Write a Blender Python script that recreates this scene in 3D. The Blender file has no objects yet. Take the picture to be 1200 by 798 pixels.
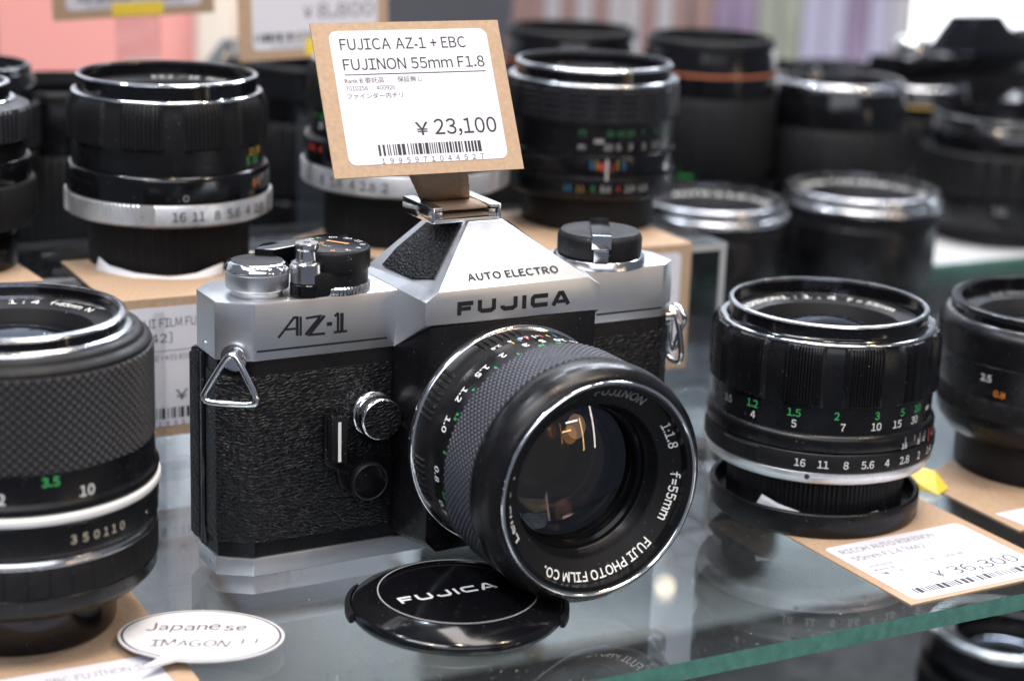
import bpy, bmesh, math, random
from math import sin, cos, pi, radians as RD
from mathutils import Vector, Matrix, noise as mn
random.seed(7)
S = 0.001                                     # everything below is written in millimetres
sc = bpy.context.scene
COL = sc.collection

# ---------------------------------------------------------------- camera
cd = bpy.data.cameras.new("camera"); cam = bpy.data.objects.new("camera", cd); COL.objects.link(cam)
PIT, ROL = RD(15.761), RD(2.137)
CP = Vector((67.91, -430.883, 185.307))
fw = Vector((0, cos(PIT), -sin(PIT))); rt = Vector((1, 0, 0)); up = rt.cross(fw)
RR = cos(ROL)*rt + sin(ROL)*up; UU = -sin(ROL)*rt + cos(ROL)*up
M = Matrix((RR, UU, -fw)).transposed().to_4x4(); M.translation = CP*S
cam.matrix_world = M
cd.sensor_fit = 'HORIZONTAL'; cd.sensor_width = 36.0; cd.lens = 2241/1200*36
cd.clip_start = 0.01; cd.clip_end = 50
cd.dof.use_dof = True; cd.dof.focus_distance = 0.468; cd.dof.aperture_fstop = 10.5; cd.dof.aperture_blades = 0
sc.camera = cam

# ---------------------------------------------------------------- world and lamps (a shop interior)
w = bpy.data.worlds.new("World"); sc.world = w; w.use_nodes = True
bg = w.node_tree.nodes["Background"]; bg.inputs[0].default_value = (0.70, 0.80, 1.0, 1); bg.inputs[1].default_value = 0.19

def area(name, loc, target, size, size_y, power, col, shape='RECTANGLE'):
    l = bpy.data.lights.new(name, 'AREA'); l.shape = shape; l.size = size; l.size_y = size_y
    l.energy = power; l.color = col
    o = bpy.data.objects.new(name, l); COL.objects.link(o); o.location = loc
    o.rotation_euler = (Vector(target)-Vector(loc)).to_track_quat('-Z', 'Y').to_euler()
    return o
area("ceiling_and_fill_light", (0.30, 0.10, 1.5), (0.10, 0.0, 0), 1.3, 0.40, 17, (1.0, 0.94, 0.90))
area("ceiling_and_fill_light", (-0.45, -0.55, 1.3), (0.05, 0.05, 0.03), 0.9, 0.20, 13, (0.88, 0.92, 1.0))
area("ceiling_and_fill_light", (0.25, -1.3, 1.0), (0.08, 0.05, 0.05), 1.6, 0.7, 13, (0.88, 0.91, 1.0))  # added front fill from behind the camera, not a ceiling fitting
area("lens_streak_light", (0.95, -0.42, 0.16), (0.09, -0.02, 0.03), 0.02, 0.36, 0.30, (1.0, 0.86, 0.62))  # added strip, placed to reflect as a warm upright line in the lens
area("lens_streak_light", (1.0, -0.75, 0.30), (0.09, -0.02, 0.03), 0.16, 0.02, 0.2, (1.0, 0.88, 0.7))  # second added strip, for a level line in the lens reflection
area("ceiling_and_fill_light", (0.4, 1.45, 1.3), (0.1, 0.2, 0.0), 1.4, 0.34, 26, (0.88, 0.92, 1.0))
SPOTS = [((-0.2, 0.75, 1.2), .05, 3.5, 0), ((0.12, -0.35, 1.3), .06, 4, 1), ((0.75, -0.2, 1.1), .07, 4, 1), ((0.35, 0.85, 1.2), .05, 3.5, 0),
         ((-0.6, 0.1, 1.1), .05, 3, 0), ((-0.3, -0.5, 1.0), .04, 2.2, 1), ((0.234, 1.386, 0.581), .010, .0035, 1), ((0.275, 1.392, 0.575), .008, .006, 0),
         ((0.30, 1.394, 0.569), .008, .006, 1), ((-0.271, 1.379, 0.568), .009, .009, 0), ((-0.245, 1.383, 0.566), .008, .008, 1), ((0.6, 1.1, 0.9), .05, 2.0, 0)]
for p, d, e, wm in SPOTS:
    area("ceiling_spot_light", p, (0.08, 0.0, 0.02), d, d, e, (1.0, 0.82, 0.58) if wm else (0.78, 0.87, 1.0), 'DISK')
area("warm_lens_glow_light", (1.35, -0.95, 0.30), (0.09, -0.02, 0.03), 0.34, 0.34, 0.62, (1.0, 0.60, 0.32), "DISK")  # added warm disk, put there for the amber glow in the lens

area("lower_shelf_fill_light", (0.22, 0.60, -0.02), (0.12, 0.40, -0.17), 0.7, 0.02, 0.85, (0.86, 0.93, 1.0))  # added unseen lamp that brightens the lower shelf through the glass

sc.view_settings.view_transform = 'Standard'; sc.view_settings.look = 'None'
sc.view_settings.exposure = 0.14; sc.view_settings.gamma = 1.0
sc.render.engine = 'CYCLES'
sc.cycles.max_bounces = 12; sc.cycles.transparent_max_bounces = 24
sc.cycles.glossy_bounces = 5; sc.cycles.transmission_bounces = 8
sc.cycles.caustics_reflective = False; sc.cycles.caustics_refractive = False
sc.cycles.sample_clamp_indirect = 4.0

# ---------------------------------------------------------------- materials
MATS = {}
def mat(name, col, rough=0.4, metal=0.0, bump=None, rvar=0.0, cvar=0.0, cscale=400, specks=0.0, coat=0.0, spec=0.5, emis=None, aniso=None):
    m = bpy.data.materials.new(name); m.use_nodes = True; nt = m.node_tree; N = nt.nodes; L = nt.links
    b = N["Principled BSDF"]
    b.inputs["Base Color"].default_value = (*col, 1); b.inputs["Roughness"].default_value = rough
    b.inputs["Metallic"].default_value = metal; b.inputs["Specular IOR Level"].default_value = spec
    b.inputs["Coat Weight"].default_value = coat; b.inputs["Coat Roughness"].default_value = 0.08
    tc = N.new("ShaderNodeTexCoord"); obj = tc.outputs["Object"]
    def nz(scale, detail=3, st=(1, 1, 1)):
        mp = N.new("ShaderNodeMapping"); mp.inputs["Scale"].default_value = st; L.new(obj, mp.inputs[0])
        n = N.new("ShaderNodeTexNoise"); n.inputs["Scale"].default_value = scale; n.inputs["Detail"].default_value = detail
        L.new(mp.outputs[0], n.inputs["Vector"]); return n.outputs["Fac"]
    def mr(v, a, b_, c, d):
        r = N.new("ShaderNodeMapRange"); r.inputs[1].default_value = a; r.inputs[2].default_value = b_
        r.inputs[3].default_value = c; r.inputs[4].default_value = d; L.new(v, r.inputs[0]); return r.outputs[0]
    colout = None
    if cvar:
        f = mr(nz(cscale, 5), 0.3, 0.7, 1-cvar, 1+cvar)
        mx = N.new("ShaderNodeVectorMath"); mx.operation = 'SCALE'; mx.inputs[0].default_value = col
        L.new(f, mx.inputs["Scale"]); colout = mx.outputs[0]
    if specks:
        f = mr(nz(1500, 2), 0.72, 0.76, 0, specks)
        mx = N.new("ShaderNodeMix"); mx.data_type = 'RGBA'; L.new(f, mx.inputs[0])
        if colout: L.new(colout, mx.inputs[6])
        else: mx.inputs[6].default_value = (*col, 1)
        mx.inputs[7].default_value = (.35, .35, .38, 1); colout = mx.outputs[2]
    if colout: L.new(colout, b.inputs["Base Color"])
    if rvar:
        L.new(mr(nz(160, 6), 0.3, 0.7, max(.02, rough-rvar), rough+rvar), b.inputs["Roughness"])
    if bump:
        bm_ = N.new("ShaderNodeBump"); bm_.inputs["Distance"].default_value = bump[1]*S; bm_.inputs["Strength"].default_value = 1
        L.new(nz(bump[0], 3, bump[2] if len(bump) > 2 else (1, 1, 1)), bm_.inputs["Height"]); L.new(bm_.outputs[0], b.inputs["Normal"])
    if emis:
        b.inputs["Emission Color"].default_value = (*emis[0], 1); b.inputs["Emission Strength"].default_value = emis[1]
    MATS[name] = m; return m

BLK = mat("black_paint", (.0050, .0050, .0062), .30, rvar=.09, specks=.35, bump=(2600, .006), spec=0.28)
BLKG = mat("black_gloss", (.0038, .0038, .005), .13, rvar=.05, specks=.3, spec=0.4)
BLKM = mat("black_matte", (.0065, .0065, .0078), .52, rvar=.1, specks=.4, bump=(3000, .01), spec=0.22)
RUB = mat("sheened_grip_rubber", (.034, .036, .048), .48, rvar=.08, specks=.25, spec=0.3)  # lighter bluish tone puts the sheen of a highlight into the colour
RUBB = mat("grey_grip_rubber", (.034, .033, .036), .42, rvar=.08, specks=.3, spec=0.3)  # lighter grey rubber for the large lens grip
RUBD = mat("dark_grip_rubber", (.012, .0125, .016), .45, rvar=.08, specks=.25, spec=.3)
INT = mat("barrel_interior", (.006, .006, .007), .55, spec=0.12)
SATIN = mat("satin_chrome", (.66, .67, .695), .35, .96, bump=(6500, .0030), rvar=.025, cvar=.02, cscale=2600)
CHR = mat("polished_chrome", (.82, .82, .83), .09, 1.0, rvar=.04)
STEEL = mat("brushed_steel", (.55, .55, .57), .22, 1.0, rvar=.08, bump=(1200, .004, (.05, 1, 1)))
ALU = mat("aluminium_ring", (.72, .72, .74), .34, .8, rvar=.08, cvar=.06, cscale=700)
KRAFT = mat("kraft_card", (.40, .28, .19), .75, cvar=.10, cscale=900, bump=(1500, .03), spec=.25)
PAPER = mat("white_label", (.60, .595, .66), .55, cvar=.015, bump=(900, .01), spec=.3)
YEL = mat("yellow_tape", (.75, .55, .06), .45, cvar=.06)
INK = mat("black_print", (.018, .018, .022), .6)
GREY = mat("grey_print", (.16, .16, .18), .6)
PEN = mat("pen_ink", (.05, .045, .07), .6)
WP = mat("white_engraving", (.74, .74, .72), .5)
GP = mat("green_engraving", (.05, .42, .11), .5)
RP = mat("red_engraving", (.60, .05, .03), .5)
BP = mat("blue_engraving", (.06, .30, .60), .5)
OP = mat("orange_engraving", (.75, .22, .03), .5); DOR = mat("dull_orange_ring", (.42, .13, .06), .45)
YP = mat("yellow_engraving", (.65, .42, .06), .5)
FAINT = mat("dull_grey_engraving", (.30, .30, .31), .5)
ENG = mat("black_filled_engraving", (.010, .010, .012), .35)
PINK = mat("pink_board", (.78, .33, .30), .6, cvar=.03)
CREAM = mat("cream_board", (.72, .64, .55), .6)
DGREY = mat("dark_grey_board", (.055, .057, .068), .6, cvar=.1, cscale=12)
MGREY = mat("grey_board", (.085, .085, .10), .6, cvar=.15, cscale=9)
PAPER2 = mat("white_paper", (.62, .62, .64), .7, cvar=.04, cscale=120, spec=.2)
WHT = mat("white_board", (.85, .87, .92), .5)
MAU = mat("mauve_board", (.14, .10, .16), .6, cvar=.2, cscale=20)
OLIVE = mat("olive_board", (.17, .18, .14), .6, cvar=.2, cscale=20)
LIT = mat("lit_panel", (.9, .9, .9), .5, emis=((.88, .93, 1.0), 1.7))

def leather():
    m = mat("leatherette", (.0045, .0045, .0058), .36, specks=.25, spec=.30); nt = m.node_tree; N = nt.nodes; L = nt.links
    b = N["Principled BSDF"]; tc = N.new("ShaderNodeTexCoord")
    n = N.new("ShaderNodeTexNoise"); n.inputs["Scale"].default_value = 420; n.inputs["Detail"].default_value = 2
    L.new(tc.outputs["Object"], n.inputs["Vector"])
    sc_ = N.new("ShaderNodeVectorMath"); sc_.operation = 'SCALE'; sc_.inputs["Scale"].default_value = .0016; L.new(n.outputs["Color"], sc_.inputs[0])
    ad = N.new("ShaderNodeVectorMath"); ad.operation = 'ADD'; L.new(tc.outputs["Object"], ad.inputs[0]); L.new(sc_.outputs[0], ad.inputs[1])
    mp = N.new("ShaderNodeMapping"); mp.inputs["Scale"].default_value = (.40, .40, .95); mp.inputs["Rotation"].default_value = (0, RD(6), 0)
    L.new(ad.outputs[0], mp.inputs[0])
    v = N.new("ShaderNodeTexVoronoi"); v.feature = 'DISTANCE_TO_EDGE'; v.inputs["Scale"].default_value = 1150; L.new(mp.outputs[0], v.inputs["Vector"])
    r = N.new("ShaderNodeMapRange"); r.inputs[2].default_value = .26; L.new(v.outputs["Distance"], r.inputs[0])
    n2 = N.new("ShaderNodeTexNoise"); n2.inputs["Scale"].default_value = 1400; L.new(mp.outputs[0], n2.inputs["Vector"])
    a2 = N.new("ShaderNodeMath"); a2.operation = 'ADD'; L.new(r.outputs[0], a2.inputs[0]); L.new(n2.outputs["Fac"], a2.inputs[1])
    bp = N.new("ShaderNodeBump"); bp.inputs["Distance"].default_value = .15*S; bp.inputs["Strength"].default_value = 1
    L.new(a2.outputs[0], bp.inputs["Height"]); L.new(bp.outputs[0], b.inputs["Normal"])
    return m
LEA = leather()

def clear(name, tint, ior=1.5, rough=.01, extra=0.0, gcol=(1, 1, 1), dust=0.0):
    """clear sheet: transmits straight through, reflects by Fresnel"""
    m = bpy.data.materials.new(name); m.use_nodes = True; nt = m.node_tree; N = nt.nodes; L = nt.links
    N.remove(N["Principled BSDF"]); out = N["Material Output"]
    t = N.new("ShaderNodeBsdfTransparent"); t.inputs[0].default_value = (*tint, 1)
    g = N.new("ShaderNodeBsdfGlossy"); g.inputs["Roughness"].default_value = rough; g.inputs["Color"].default_value = (*gcol, 1)
    geo = N.new("ShaderNodeNewGeometry")
    # Fresnel by facing, the same from both sides of the sheet
    fr = N.new("ShaderNodeLayerWeight"); fr.inputs["Blend"].default_value = .5
    pw = N.new("ShaderNodeMath"); pw.operation = 'POWER'; L.new(fr.outputs["Facing"], pw.inputs[0]); pw.inputs[1].default_value = 5
    ma = N.new("ShaderNodeMath"); ma.operation = 'MULTIPLY_ADD'; L.new(pw.outputs[0], ma.inputs[0]); ma.inputs[1].default_value = .9
    ma.inputs[2].default_value = ((ior-1)/(ior+1))**2 + extra
    mx = N.new("ShaderNodeMixShader"); L.new(ma.outputs[0], mx.inputs[0]); L.new(t.outputs[0], mx.inputs[1]); L.new(g.outputs[0], mx.inputs[2])
    last = mx.outputs[0]
    if dust:
        tc = N.new("ShaderNodeTexCoord"); n = N.new("ShaderNodeTexNoise"); n.inputs["Scale"].default_value = 900; n.inputs["Detail"].default_value = 2
        L.new(tc.outputs["Object"], n.inputs["Vector"])
        r = N.new("ShaderNodeMapRange"); r.inputs[1].default_value = .70; r.inputs[2].default_value = .76; r.inputs[3].default_value = dust*.12; r.inputs[4].default_value = min(1, dust*6)
        L.new(n.outputs["Fac"], r.inputs[0])
        d = N.new("ShaderNodeBsdfDiffuse"); d.inputs[0].default_value = (.55, .57, .6, 1)
        m2 = N.new("ShaderNodeMixShader"); L.new(r.outputs[0], m2.inputs[0]); L.new(last, m2.inputs[1]); L.new(d.outputs[0], m2.inputs[2]); last = m2.outputs[0]
    L.new(last, out.inputs["Surface"]); return m
SHELF = clear("shelf_glass", (.88, .91, .91), extra=.065, rough=.01, dust=.10)
EDGE = mat("green_glass_edge", (.075, .20, .165), .22, rvar=.1, cvar=.18, cscale=350, specks=.5)
ACR = clear("clear_acrylic", (.93, .94, .95), extra=.03, rough=.03)
ACRE = mat("acrylic_edge", (.36, .37, .38), .12, spec=.8)
LG_AMB = clear("amber_coated_glass", (.72, .64, .52), extra=.085, gcol=(1, .72, .38), rough=.0)
LG_PUR = clear("violet_coated_glass", (.78, .74, .84), extra=.07, gcol=(.55, .55, 1.0), rough=.0)
LG_CLR = clear("coated_glass", (.7, .7, .7), extra=.025, gcol=(.8, .85, 1), rough=.0)

# ---------------------------------------------------------------- mesh helpers
def mesh(name, V, F, m, parent=None, angle=35, flat=False, mi=None):
    me = bpy.data.meshes.new(name)
    me.from_pydata([(v[0]*S, v[1]*S, v[2]*S) for v in V], [], F)
    for x in (m if isinstance(m, (list, tuple)) else [m]): me.materials.append(x)
    if mi: me.polygons.foreach_set("material_index", mi)
    if not flat:
        me.polygons.foreach_set("use_smooth", [True]*len(me.polygons)); me.set_sharp_from_angle(angle=RD(angle))
    me.update()
    o = bpy.data.objects.new(name, me); COL.objects.link(o)
    if parent: o.parent = parent
    return o
def thing(name, label, cat, loc=(0, 0, 0), rz=0, group=None):
    o = bpy.data.objects.new(name, None); COL.objects.link(o); o.empty_display_size = .01
    o.location = Vector(loc)*S; o.rotation_euler = (0, 0, rz)
    return tag(o, label, cat, group)
def tag(o, label, cat, group=None):
    o["label"] = label; o["category"] = cat
    if group: o["group"] = group
    return o
def struct(o, label=None):
    o["kind"] = "structure"
    if label: o["label"] = label
    return o

def lathe_vf(P, n=128, rfun=None, close=True):
    V = []; F = []; k = len(P)
    for j in range(n):
        a = 2*pi*j/n; c, s = cos(a), sin(a)
        for q in P:
            r = q[0] if (len(q) < 3 or rfun is None) else rfun(a, q[0], q[1])
            V.append((r*c, r*s, q[1]))
    for j in range(n):
        b = (j+1) % n
        for i in range(k if close else k-1):
            i2 = (i+1) % k
            F.append((j*k+i, b*k+i, b*k+i2, j*k+i2))
    return V, F
def chamf(P, c):
    out = []; n = len(P)
    for i, q in enumerate(P):
        if i == 0 or i == n-1: out.append(q); continue
        for o_ in (P[i-1], P[i+1]):
            d = math.hypot(o_[0]-q[0], o_[1]-q[1]); t = min(c, d*.4)/max(d, 1e-6)
            out.append((q[0]+(o_[0]-q[0])*t, q[1]+(o_[1]-q[1])*t))
    return out
XF = [lambda v: v]
def ring(par, name, m, pts, rin=None, n=128, c=.25, rfun=None, angle=35):
    """closed ring; pts = outer profile (r,z) from low to high z"""
    rin = min(p[0] for p in pts)-2.5 if rin is None else rin
    P = [(rin, pts[0][1])] + [tuple(p) for p in pts] + [(rin, pts[-1][1])]
    if rfun is None: P = chamf(P, c)
    V, F = lathe_vf(P, n, rfun)
    return mesh(name, [XF[0](v) for v in V], F, m, par, angle)
def disc(par, name, m, r, z, dome=0.0, n=96, k=8):
    V = [(0, 0, z+dome)]; F = []
    for i in range(1, k+1):
        t = i/k
        for j in range(n):
            a = 2*pi*j/n; V.append((r*t*cos(a), r*t*sin(a), z+dome*(1-t*t)))
    for j in range(n): F.append((0, 1+j, 1+(j+1) % n))
    for i in range(k-1):
        for j in range(n):
            a = 1+i*n+j; b = 1+i*n+(j+1) % n; F.append((a, a+n, b+n, b))
    return mesh(name, [XF[0](v) for v in V], F, m, par, 80)
def knurl(par, name, m, r, z0, z1, cols, rows, h):
    """flat-topped diamonds with narrow valleys; cols diamonds round, rows high"""
    q = 6; C_, R_ = cols*q, rows*q; V = []; F = []
    tri = lambda t: 1-abs((t % 1)*2-1)
    for j in range(R_+1):
        for i in range(C_):
            a = 2*pi*i/C_; u, v = i/q, j/q
            d = min(tri((u+v)*.5*2/2), tri((u-v)*.5*2/2)); hh = h*min(1, d*1.7) if 0 < j < R_ else 0
            V.append(((r+hh)*cos(a), (r+hh)*sin(a), z0+(z1-z0)*j/R_))
    for j in range(R_):
        for i in range(C_):
            a = j*C_+i; b = j*C_+(i+1) % C_; F.append((a, b, b+C_, a+C_))
    nb = len(V)
    for z in (z1, z0):
        for i in range(C_):
            a = 2*pi*i/C_; V.append(((r-3)*cos(a), (r-3)*sin(a), z))
    for i in range(C_):
        i2 = (i+1) % C_
        F.append((R_*C_+i, R_*C_+i2, nb+i2, nb+i)); F.append((i2, i, nb+C_+i, nb+C_+i2)); F.append((nb+i, nb+i2, nb+C_+i2, nb+C_+i))
    return mesh(name, [XF[0](v) for v in V], F, m, par, 50)
def prism(par, name, m, poly, z0, z1, bev=0.4, top_only=False):
    bm = bmesh.new(); a = [bm.verts.new((x*S, y*S, z0*S)) for x, y in poly]; b = [bm.verts.new((x*S, y*S, z1*S)) for x, y in poly]
    n = len(poly); bm.faces.new(a[::-1]); bm.faces.new(b)
    for i in range(n): bm.faces.new((a[i], a[(i+1) % n], b[(i+1) % n], b[i]))
    bmesh.ops.recalc_face_normals(bm, faces=bm.faces)
    if bev:
        es = [e for e in bm.edges if not top_only or all(v.co.z > (z1*S-1e-6) for v in e.verts)]
        bmesh.ops.bevel(bm, geom=es, offset=bev*S, segments=2, profile=.6, affect='EDGES', clamp_overlap=True)
    me = bpy.data.meshes.new(name); bm.to_mesh(me); bm.free(); me.materials.append(m)
    me.polygons.foreach_set("use_smooth", [True]*len(me.polygons)); me.set_sharp_from_angle(angle=RD(30))
    o = bpy.data.objects.new(name, me); COL.objects.link(o); o.parent = par; return o
def box(par, name, m, x0, x1, y0, y1, z0, z1, bev=.3):
    return prism(par, name, m, [(x0, y0), (x1, y0), (x1, y1), (x0, y1)], z0, z1, bev)
def poly(par, name, m, V, F, bev=0):
    bm = bmesh.new(); vs = [bm.verts.new((v[0]*S, v[1]*S, v[2]*S)) for v in V]
    for f in F: bm.faces.new([vs[i] for i in f])
    bmesh.ops.recalc_face_normals(bm, faces=bm.faces)
    if bev: bmesh.ops.bevel(bm, geom=list(bm.edges), offset=bev*S, segments=2, profile=.6, affect='EDGES', clamp_overlap=True)
    me = bpy.data.meshes.new(name); bm.to_mesh(me); bm.free(); me.materials.append(m)
    me.polygons.foreach_set("use_smooth", [True]*len(me.polygons)); me.set_sharp_from_angle(angle=RD(25))
    o = bpy.data.objects.new(name, me); COL.objects.link(o); o.parent = par; return o
def tube(par, name, m, pts, r, n=12, closed=False):
    V = []; F = []; k = len(pts); P = [Vector(p) for p in pts]
    for i in range(k):
        a = P[(i-1) % k] if (closed or i) else P[i]; b = P[(i+1) % k] if (closed or i < k-1) else P[i]
        t = (b-a).normalized(); u = t.cross(Vector((0, 0.3, 1))).normalized()
        if u.length < .1: u = t.cross(Vector((1, 0, 0))).normalized()
        v = t.cross(u)
        for j in range(n):
            q = P[i]+(u*cos(2*pi*j/n)+v*sin(2*pi*j/n))*r; V.append(tuple(q))
    for i in range(k if closed else k-1):
        i2 = (i+1) % k
        for j in range(n):
            F.append((i*n+j, i*n+(j+1) % n, i2*n+(j+1) % n, i2*n+j))
    if not closed: F += [tuple(range(n))[::-1], tuple((k-1)*n+j for j in range(n))]
    return mesh(name, V, F, m, par, 60)

# ---------------------------------------------------------------- text
_tc = {}
def glyphs(s, off=0.0, space=1.0, shear=0.0):
    k = (s, off, space, shear)
    if k not in _tc:
        if not shear and off >= -.01 and len(s) and s.isascii() and all(ch not in "|-+=" or 1 for ch in s):
            x = 0; V = []; F = []
            for ch in s:
                if ch == ' ': x += .26*space; continue
                alt = ch if ch in "|-+=:" else chr(ord(ch)+0xFEE0)
                v, f, a, b = glyphs(alt, off, 1, 1e-9); n = len(V)
                V += [((q[0]-a)*.88+x, q[1]*(.975 if alt != ch else 1)) for q in v]; F += [tuple(i+n for i in q) for q in f]
                x += (b-a)*.88+.085*space
            _tc[k] = (V, F, min(v[0] for v in V), max(v[0] for v in V)); return _tc[k]
        c = bpy.data.curves.new("t", 'FONT'); c.body = s; c.offset = off; c.resolution_u = 3; c.space_character = space; c.shear = shear
        o = bpy.data.objects.new("t", c); me = bpy.data.meshes.new_from_object(o)
        V = [(v.co.x, v.co.y) for v in me.vertices]; F = [tuple(p.vertices) for p in me.polygons]
        bpy.data.objects.remove(o); bpy.data.meshes.remove(me); bpy.data.curves.remove(c)
        xs = [v[0] for v in V] or [0]
        _tc[k] = (V, F, min(xs), max(xs))
    return _tc[k]
CAP = .716
def fit_text(s, x0, x1, y, cap, off=0.0, space=1.0, shear=0.0):
    if s[0] == "¥" and x1 is not None:
        L = [fit_text("￥", x0, x0+(x1-x0)*.13, y, cap*.85, off), fit_text(s[1:], x0+(x1-x0)*.2, x1, y, cap, off)]
        return merge(L)
    """2D geometry of s spanning x0..x1 (x1 None: natural width; then centred on x0) with cap height cap"""
    V, F, a, b = glyphs(s, off, space, shear); k = cap/CAP
    if x1 is None: return [((v[0]-(a+b)/2)*k+x0, v[1]*k+y) for v in V], F
    kx = (x1-x0)/(b-a); return [((v[0]-a)*kx+x0, v[1]*k+y) for v in V], F
def merge(L):
    V = []; F = []
    for v, f in L:
        n = len(V); V += list(v); F += [tuple(i+n for i in q) for q in f]
    return V, F
def put(par, name, m, L, fn):
    """place merged 2D geometry through fn(x, y) -> local point"""
    V, F = merge(L)
    return mesh(name, [fn(*v) for v in V], F, m, par, flat=True)
def cyl(r, z=0, a0=-90):
    return lambda x, y: XF[0](((r)*cos(RD(a0)+x/r), (r)*sin(RD(a0)+x/r), z+y))
def annul(r0, z, a0=90, slope=0.0):
    return lambda x, y: XF[0](((r0+y)*cos(RD(a0)-x/r0), (r0+y)*sin(RD(a0)-x/r0), z+y*slope))
def ribbon(pts, wd):
    """mitred flat stroke"""
    P = [Vector(p) for p in pts]; n = len(P); Lf = []; Rt = []
    for i in range(n):
        d1 = (P[i]-P[i-1]).normalized() if i else None; d2 = (P[i+1]-P[i]).normalized() if i < n-1 else None
        if d1 is None: d1 = d2
        if d2 is None: d2 = d1
        nn = Vector((-(d1+d2).y, (d1+d2).x)).normalized(); k = 1/max(.5, nn.dot(Vector((-d1.y, d1.x))))
        Lf.append(P[i]+nn*wd/2*k); Rt.append(P[i]-nn*wd/2*k)
    V = [tuple(v) for v in Lf+Rt]; F = [(i, i+1, n+i+1, n+i) for i in range(n-1)]
    return V, F
def fujica(x0, x1, y0, y1, wt=.20):
    """the wide squarish capitals F U J I C A"""
    H = 1.0; t = wt; h = t/2; out = []; x = 0
    def st(pts): out.append(ribbon([(x+p[0], p[1]) for p in pts], t))
    wF, wU, wI, wC, wA, g = 1.25, 1.45, t, 1.4, 1.6, .36
    st([(h, 0), (h, H-h), (wF, H-h)]); out.append(ribbon([(x+t, .46), (x+wF*.86, .46)], t*.9)); x += wF+g
    st([(h, H), (h, .3), (h+.22, h), (wU-h-.22, h), (wU-h, .3), (wU-h, H)]); x += wU+g
    st([(h, .42), (h, .3), (h+.2, h), (wU-h-.3, h), (wU-h-.08, .3), (wU-h-.08, H)]); x += wU+g-.05
    st([(h, 0), (h, H)]); x += t+g
    st([(wC, h), (.3, h), (h, .3), (h, H-.3), (.3, H-h), (wC, H-h)]); x += wC+g*.8
    st([(h, 0), (wA*.42, H-h*.6), (wA*.56, H-h*.6), (wA-h, 0)]); out.append(ribbon([(x+wA*.3, .27), (x+wA*.7, .27)], t*.8)); x += wA
    V, F = merge(out)
    return [(x0+v[0]/x*(x1-x0), y0+v[1]*(y1-y0)) for v in V], F
def rrect(x0, x1, y0, y1, r, n=5):
    V = []
    for cx, cy, a in ((x1-r, y1-r, 0), (x0+r, y1-r, 90), (x0+r, y0+r, 180), (x1-r, y0+r, 270)):
        for i in range(n+1):
            t = RD(a+90*i/n); V.append((cx+r*cos(t), cy+r*sin(t)))
    return V, [tuple(range(len(V)))]
def barcode(x0, x1, y0, y1, seed):
    rn = random.Random(seed); x = x0; L = []; u = (x1-x0)/95
    while x < x1-u:
        b = rn.choice((1, 1, 2, 3))*u; b = min(b, x1-x)
        L.append(([(x, y0), (x+b, y0), (x+b, y1), (x, y1)], [(0, 1, 2, 3)])); x += b+rn.choice((1, 1, 2))*u
    return L
def hand(s, x, y, cap, step, seed):
    """hand lettering: single characters, each a little off"""
    rn = random.Random(seed); L = []
    for ch in s:
        if ch != ' ':
            V, F, a, b = glyphs(ch, 0.004, 1, 0); k = cap/CAP*rn.uniform(.9, 1.1); t = rn.uniform(-.14, .14); dy = rn.uniform(-.08, .08)*cap
            L.append(([(x+((v[0]-a)*cos(t)-v[1]*sin(t)+v[1]*.15)*k, y+dy+(v[1]*cos(t)+(v[0]-a)*sin(t))*k) for v in V], F))
            x += (b-a)*k+step
        else: x += step*3
    return L

# ---------------------------------------------------------------- kraft price tags
def price_tag(name, label, O, u, v, W, H, text, arm=None, tape=None, thick=.45, lab=None, cat="price tag", group=None):
    """card with lower-left corner O, unit axes u, v; printed white label proud of it. text(put_on) writes on the label"""
    t = thing(name, label, cat, O, 0, group)
    u = Vector(u).normalized(); v = Vector(v).normalized(); n = u.cross(v).normalized()
    def P(x, y, d=0.0): q = u*x+v*y+n*d; return (q.x, q.y, q.z)
    def plate(nm, m, pts, d0, d1, par=t):
        k = len(pts); V = [P(x, y, d0) for x, y in pts]+[P(x, y, d1) for x, y in pts]
        F = [tuple(range(k))[::-1], tuple(range(k, 2*k))]+[(i, (i+1) % k, k+(i+1) % k, k+i) for i in range(k)]
        return mesh(nm, V, F, m, par, flat=True)
    plate("card", KRAFT, [(0, 0), (W, 0), (W, H), (0, H)], -thick, 0)
    x0, x1, y0, y1 = lab or (W*.085, W*.925, H*.075, H*.945)
    lv, _ = rrect(x0, x1, y0, y1, 2.0); lb = plate("paper_label", PAPER, lv, .02, .10)
    for nm, m, L in text(W, H): put(lb, nm, m, L, lambda x, y: P(x, y, .14))
    if tape:
        plate("tape_strip", YEL, tape, .15, .2)
    return t, P, plate

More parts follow.
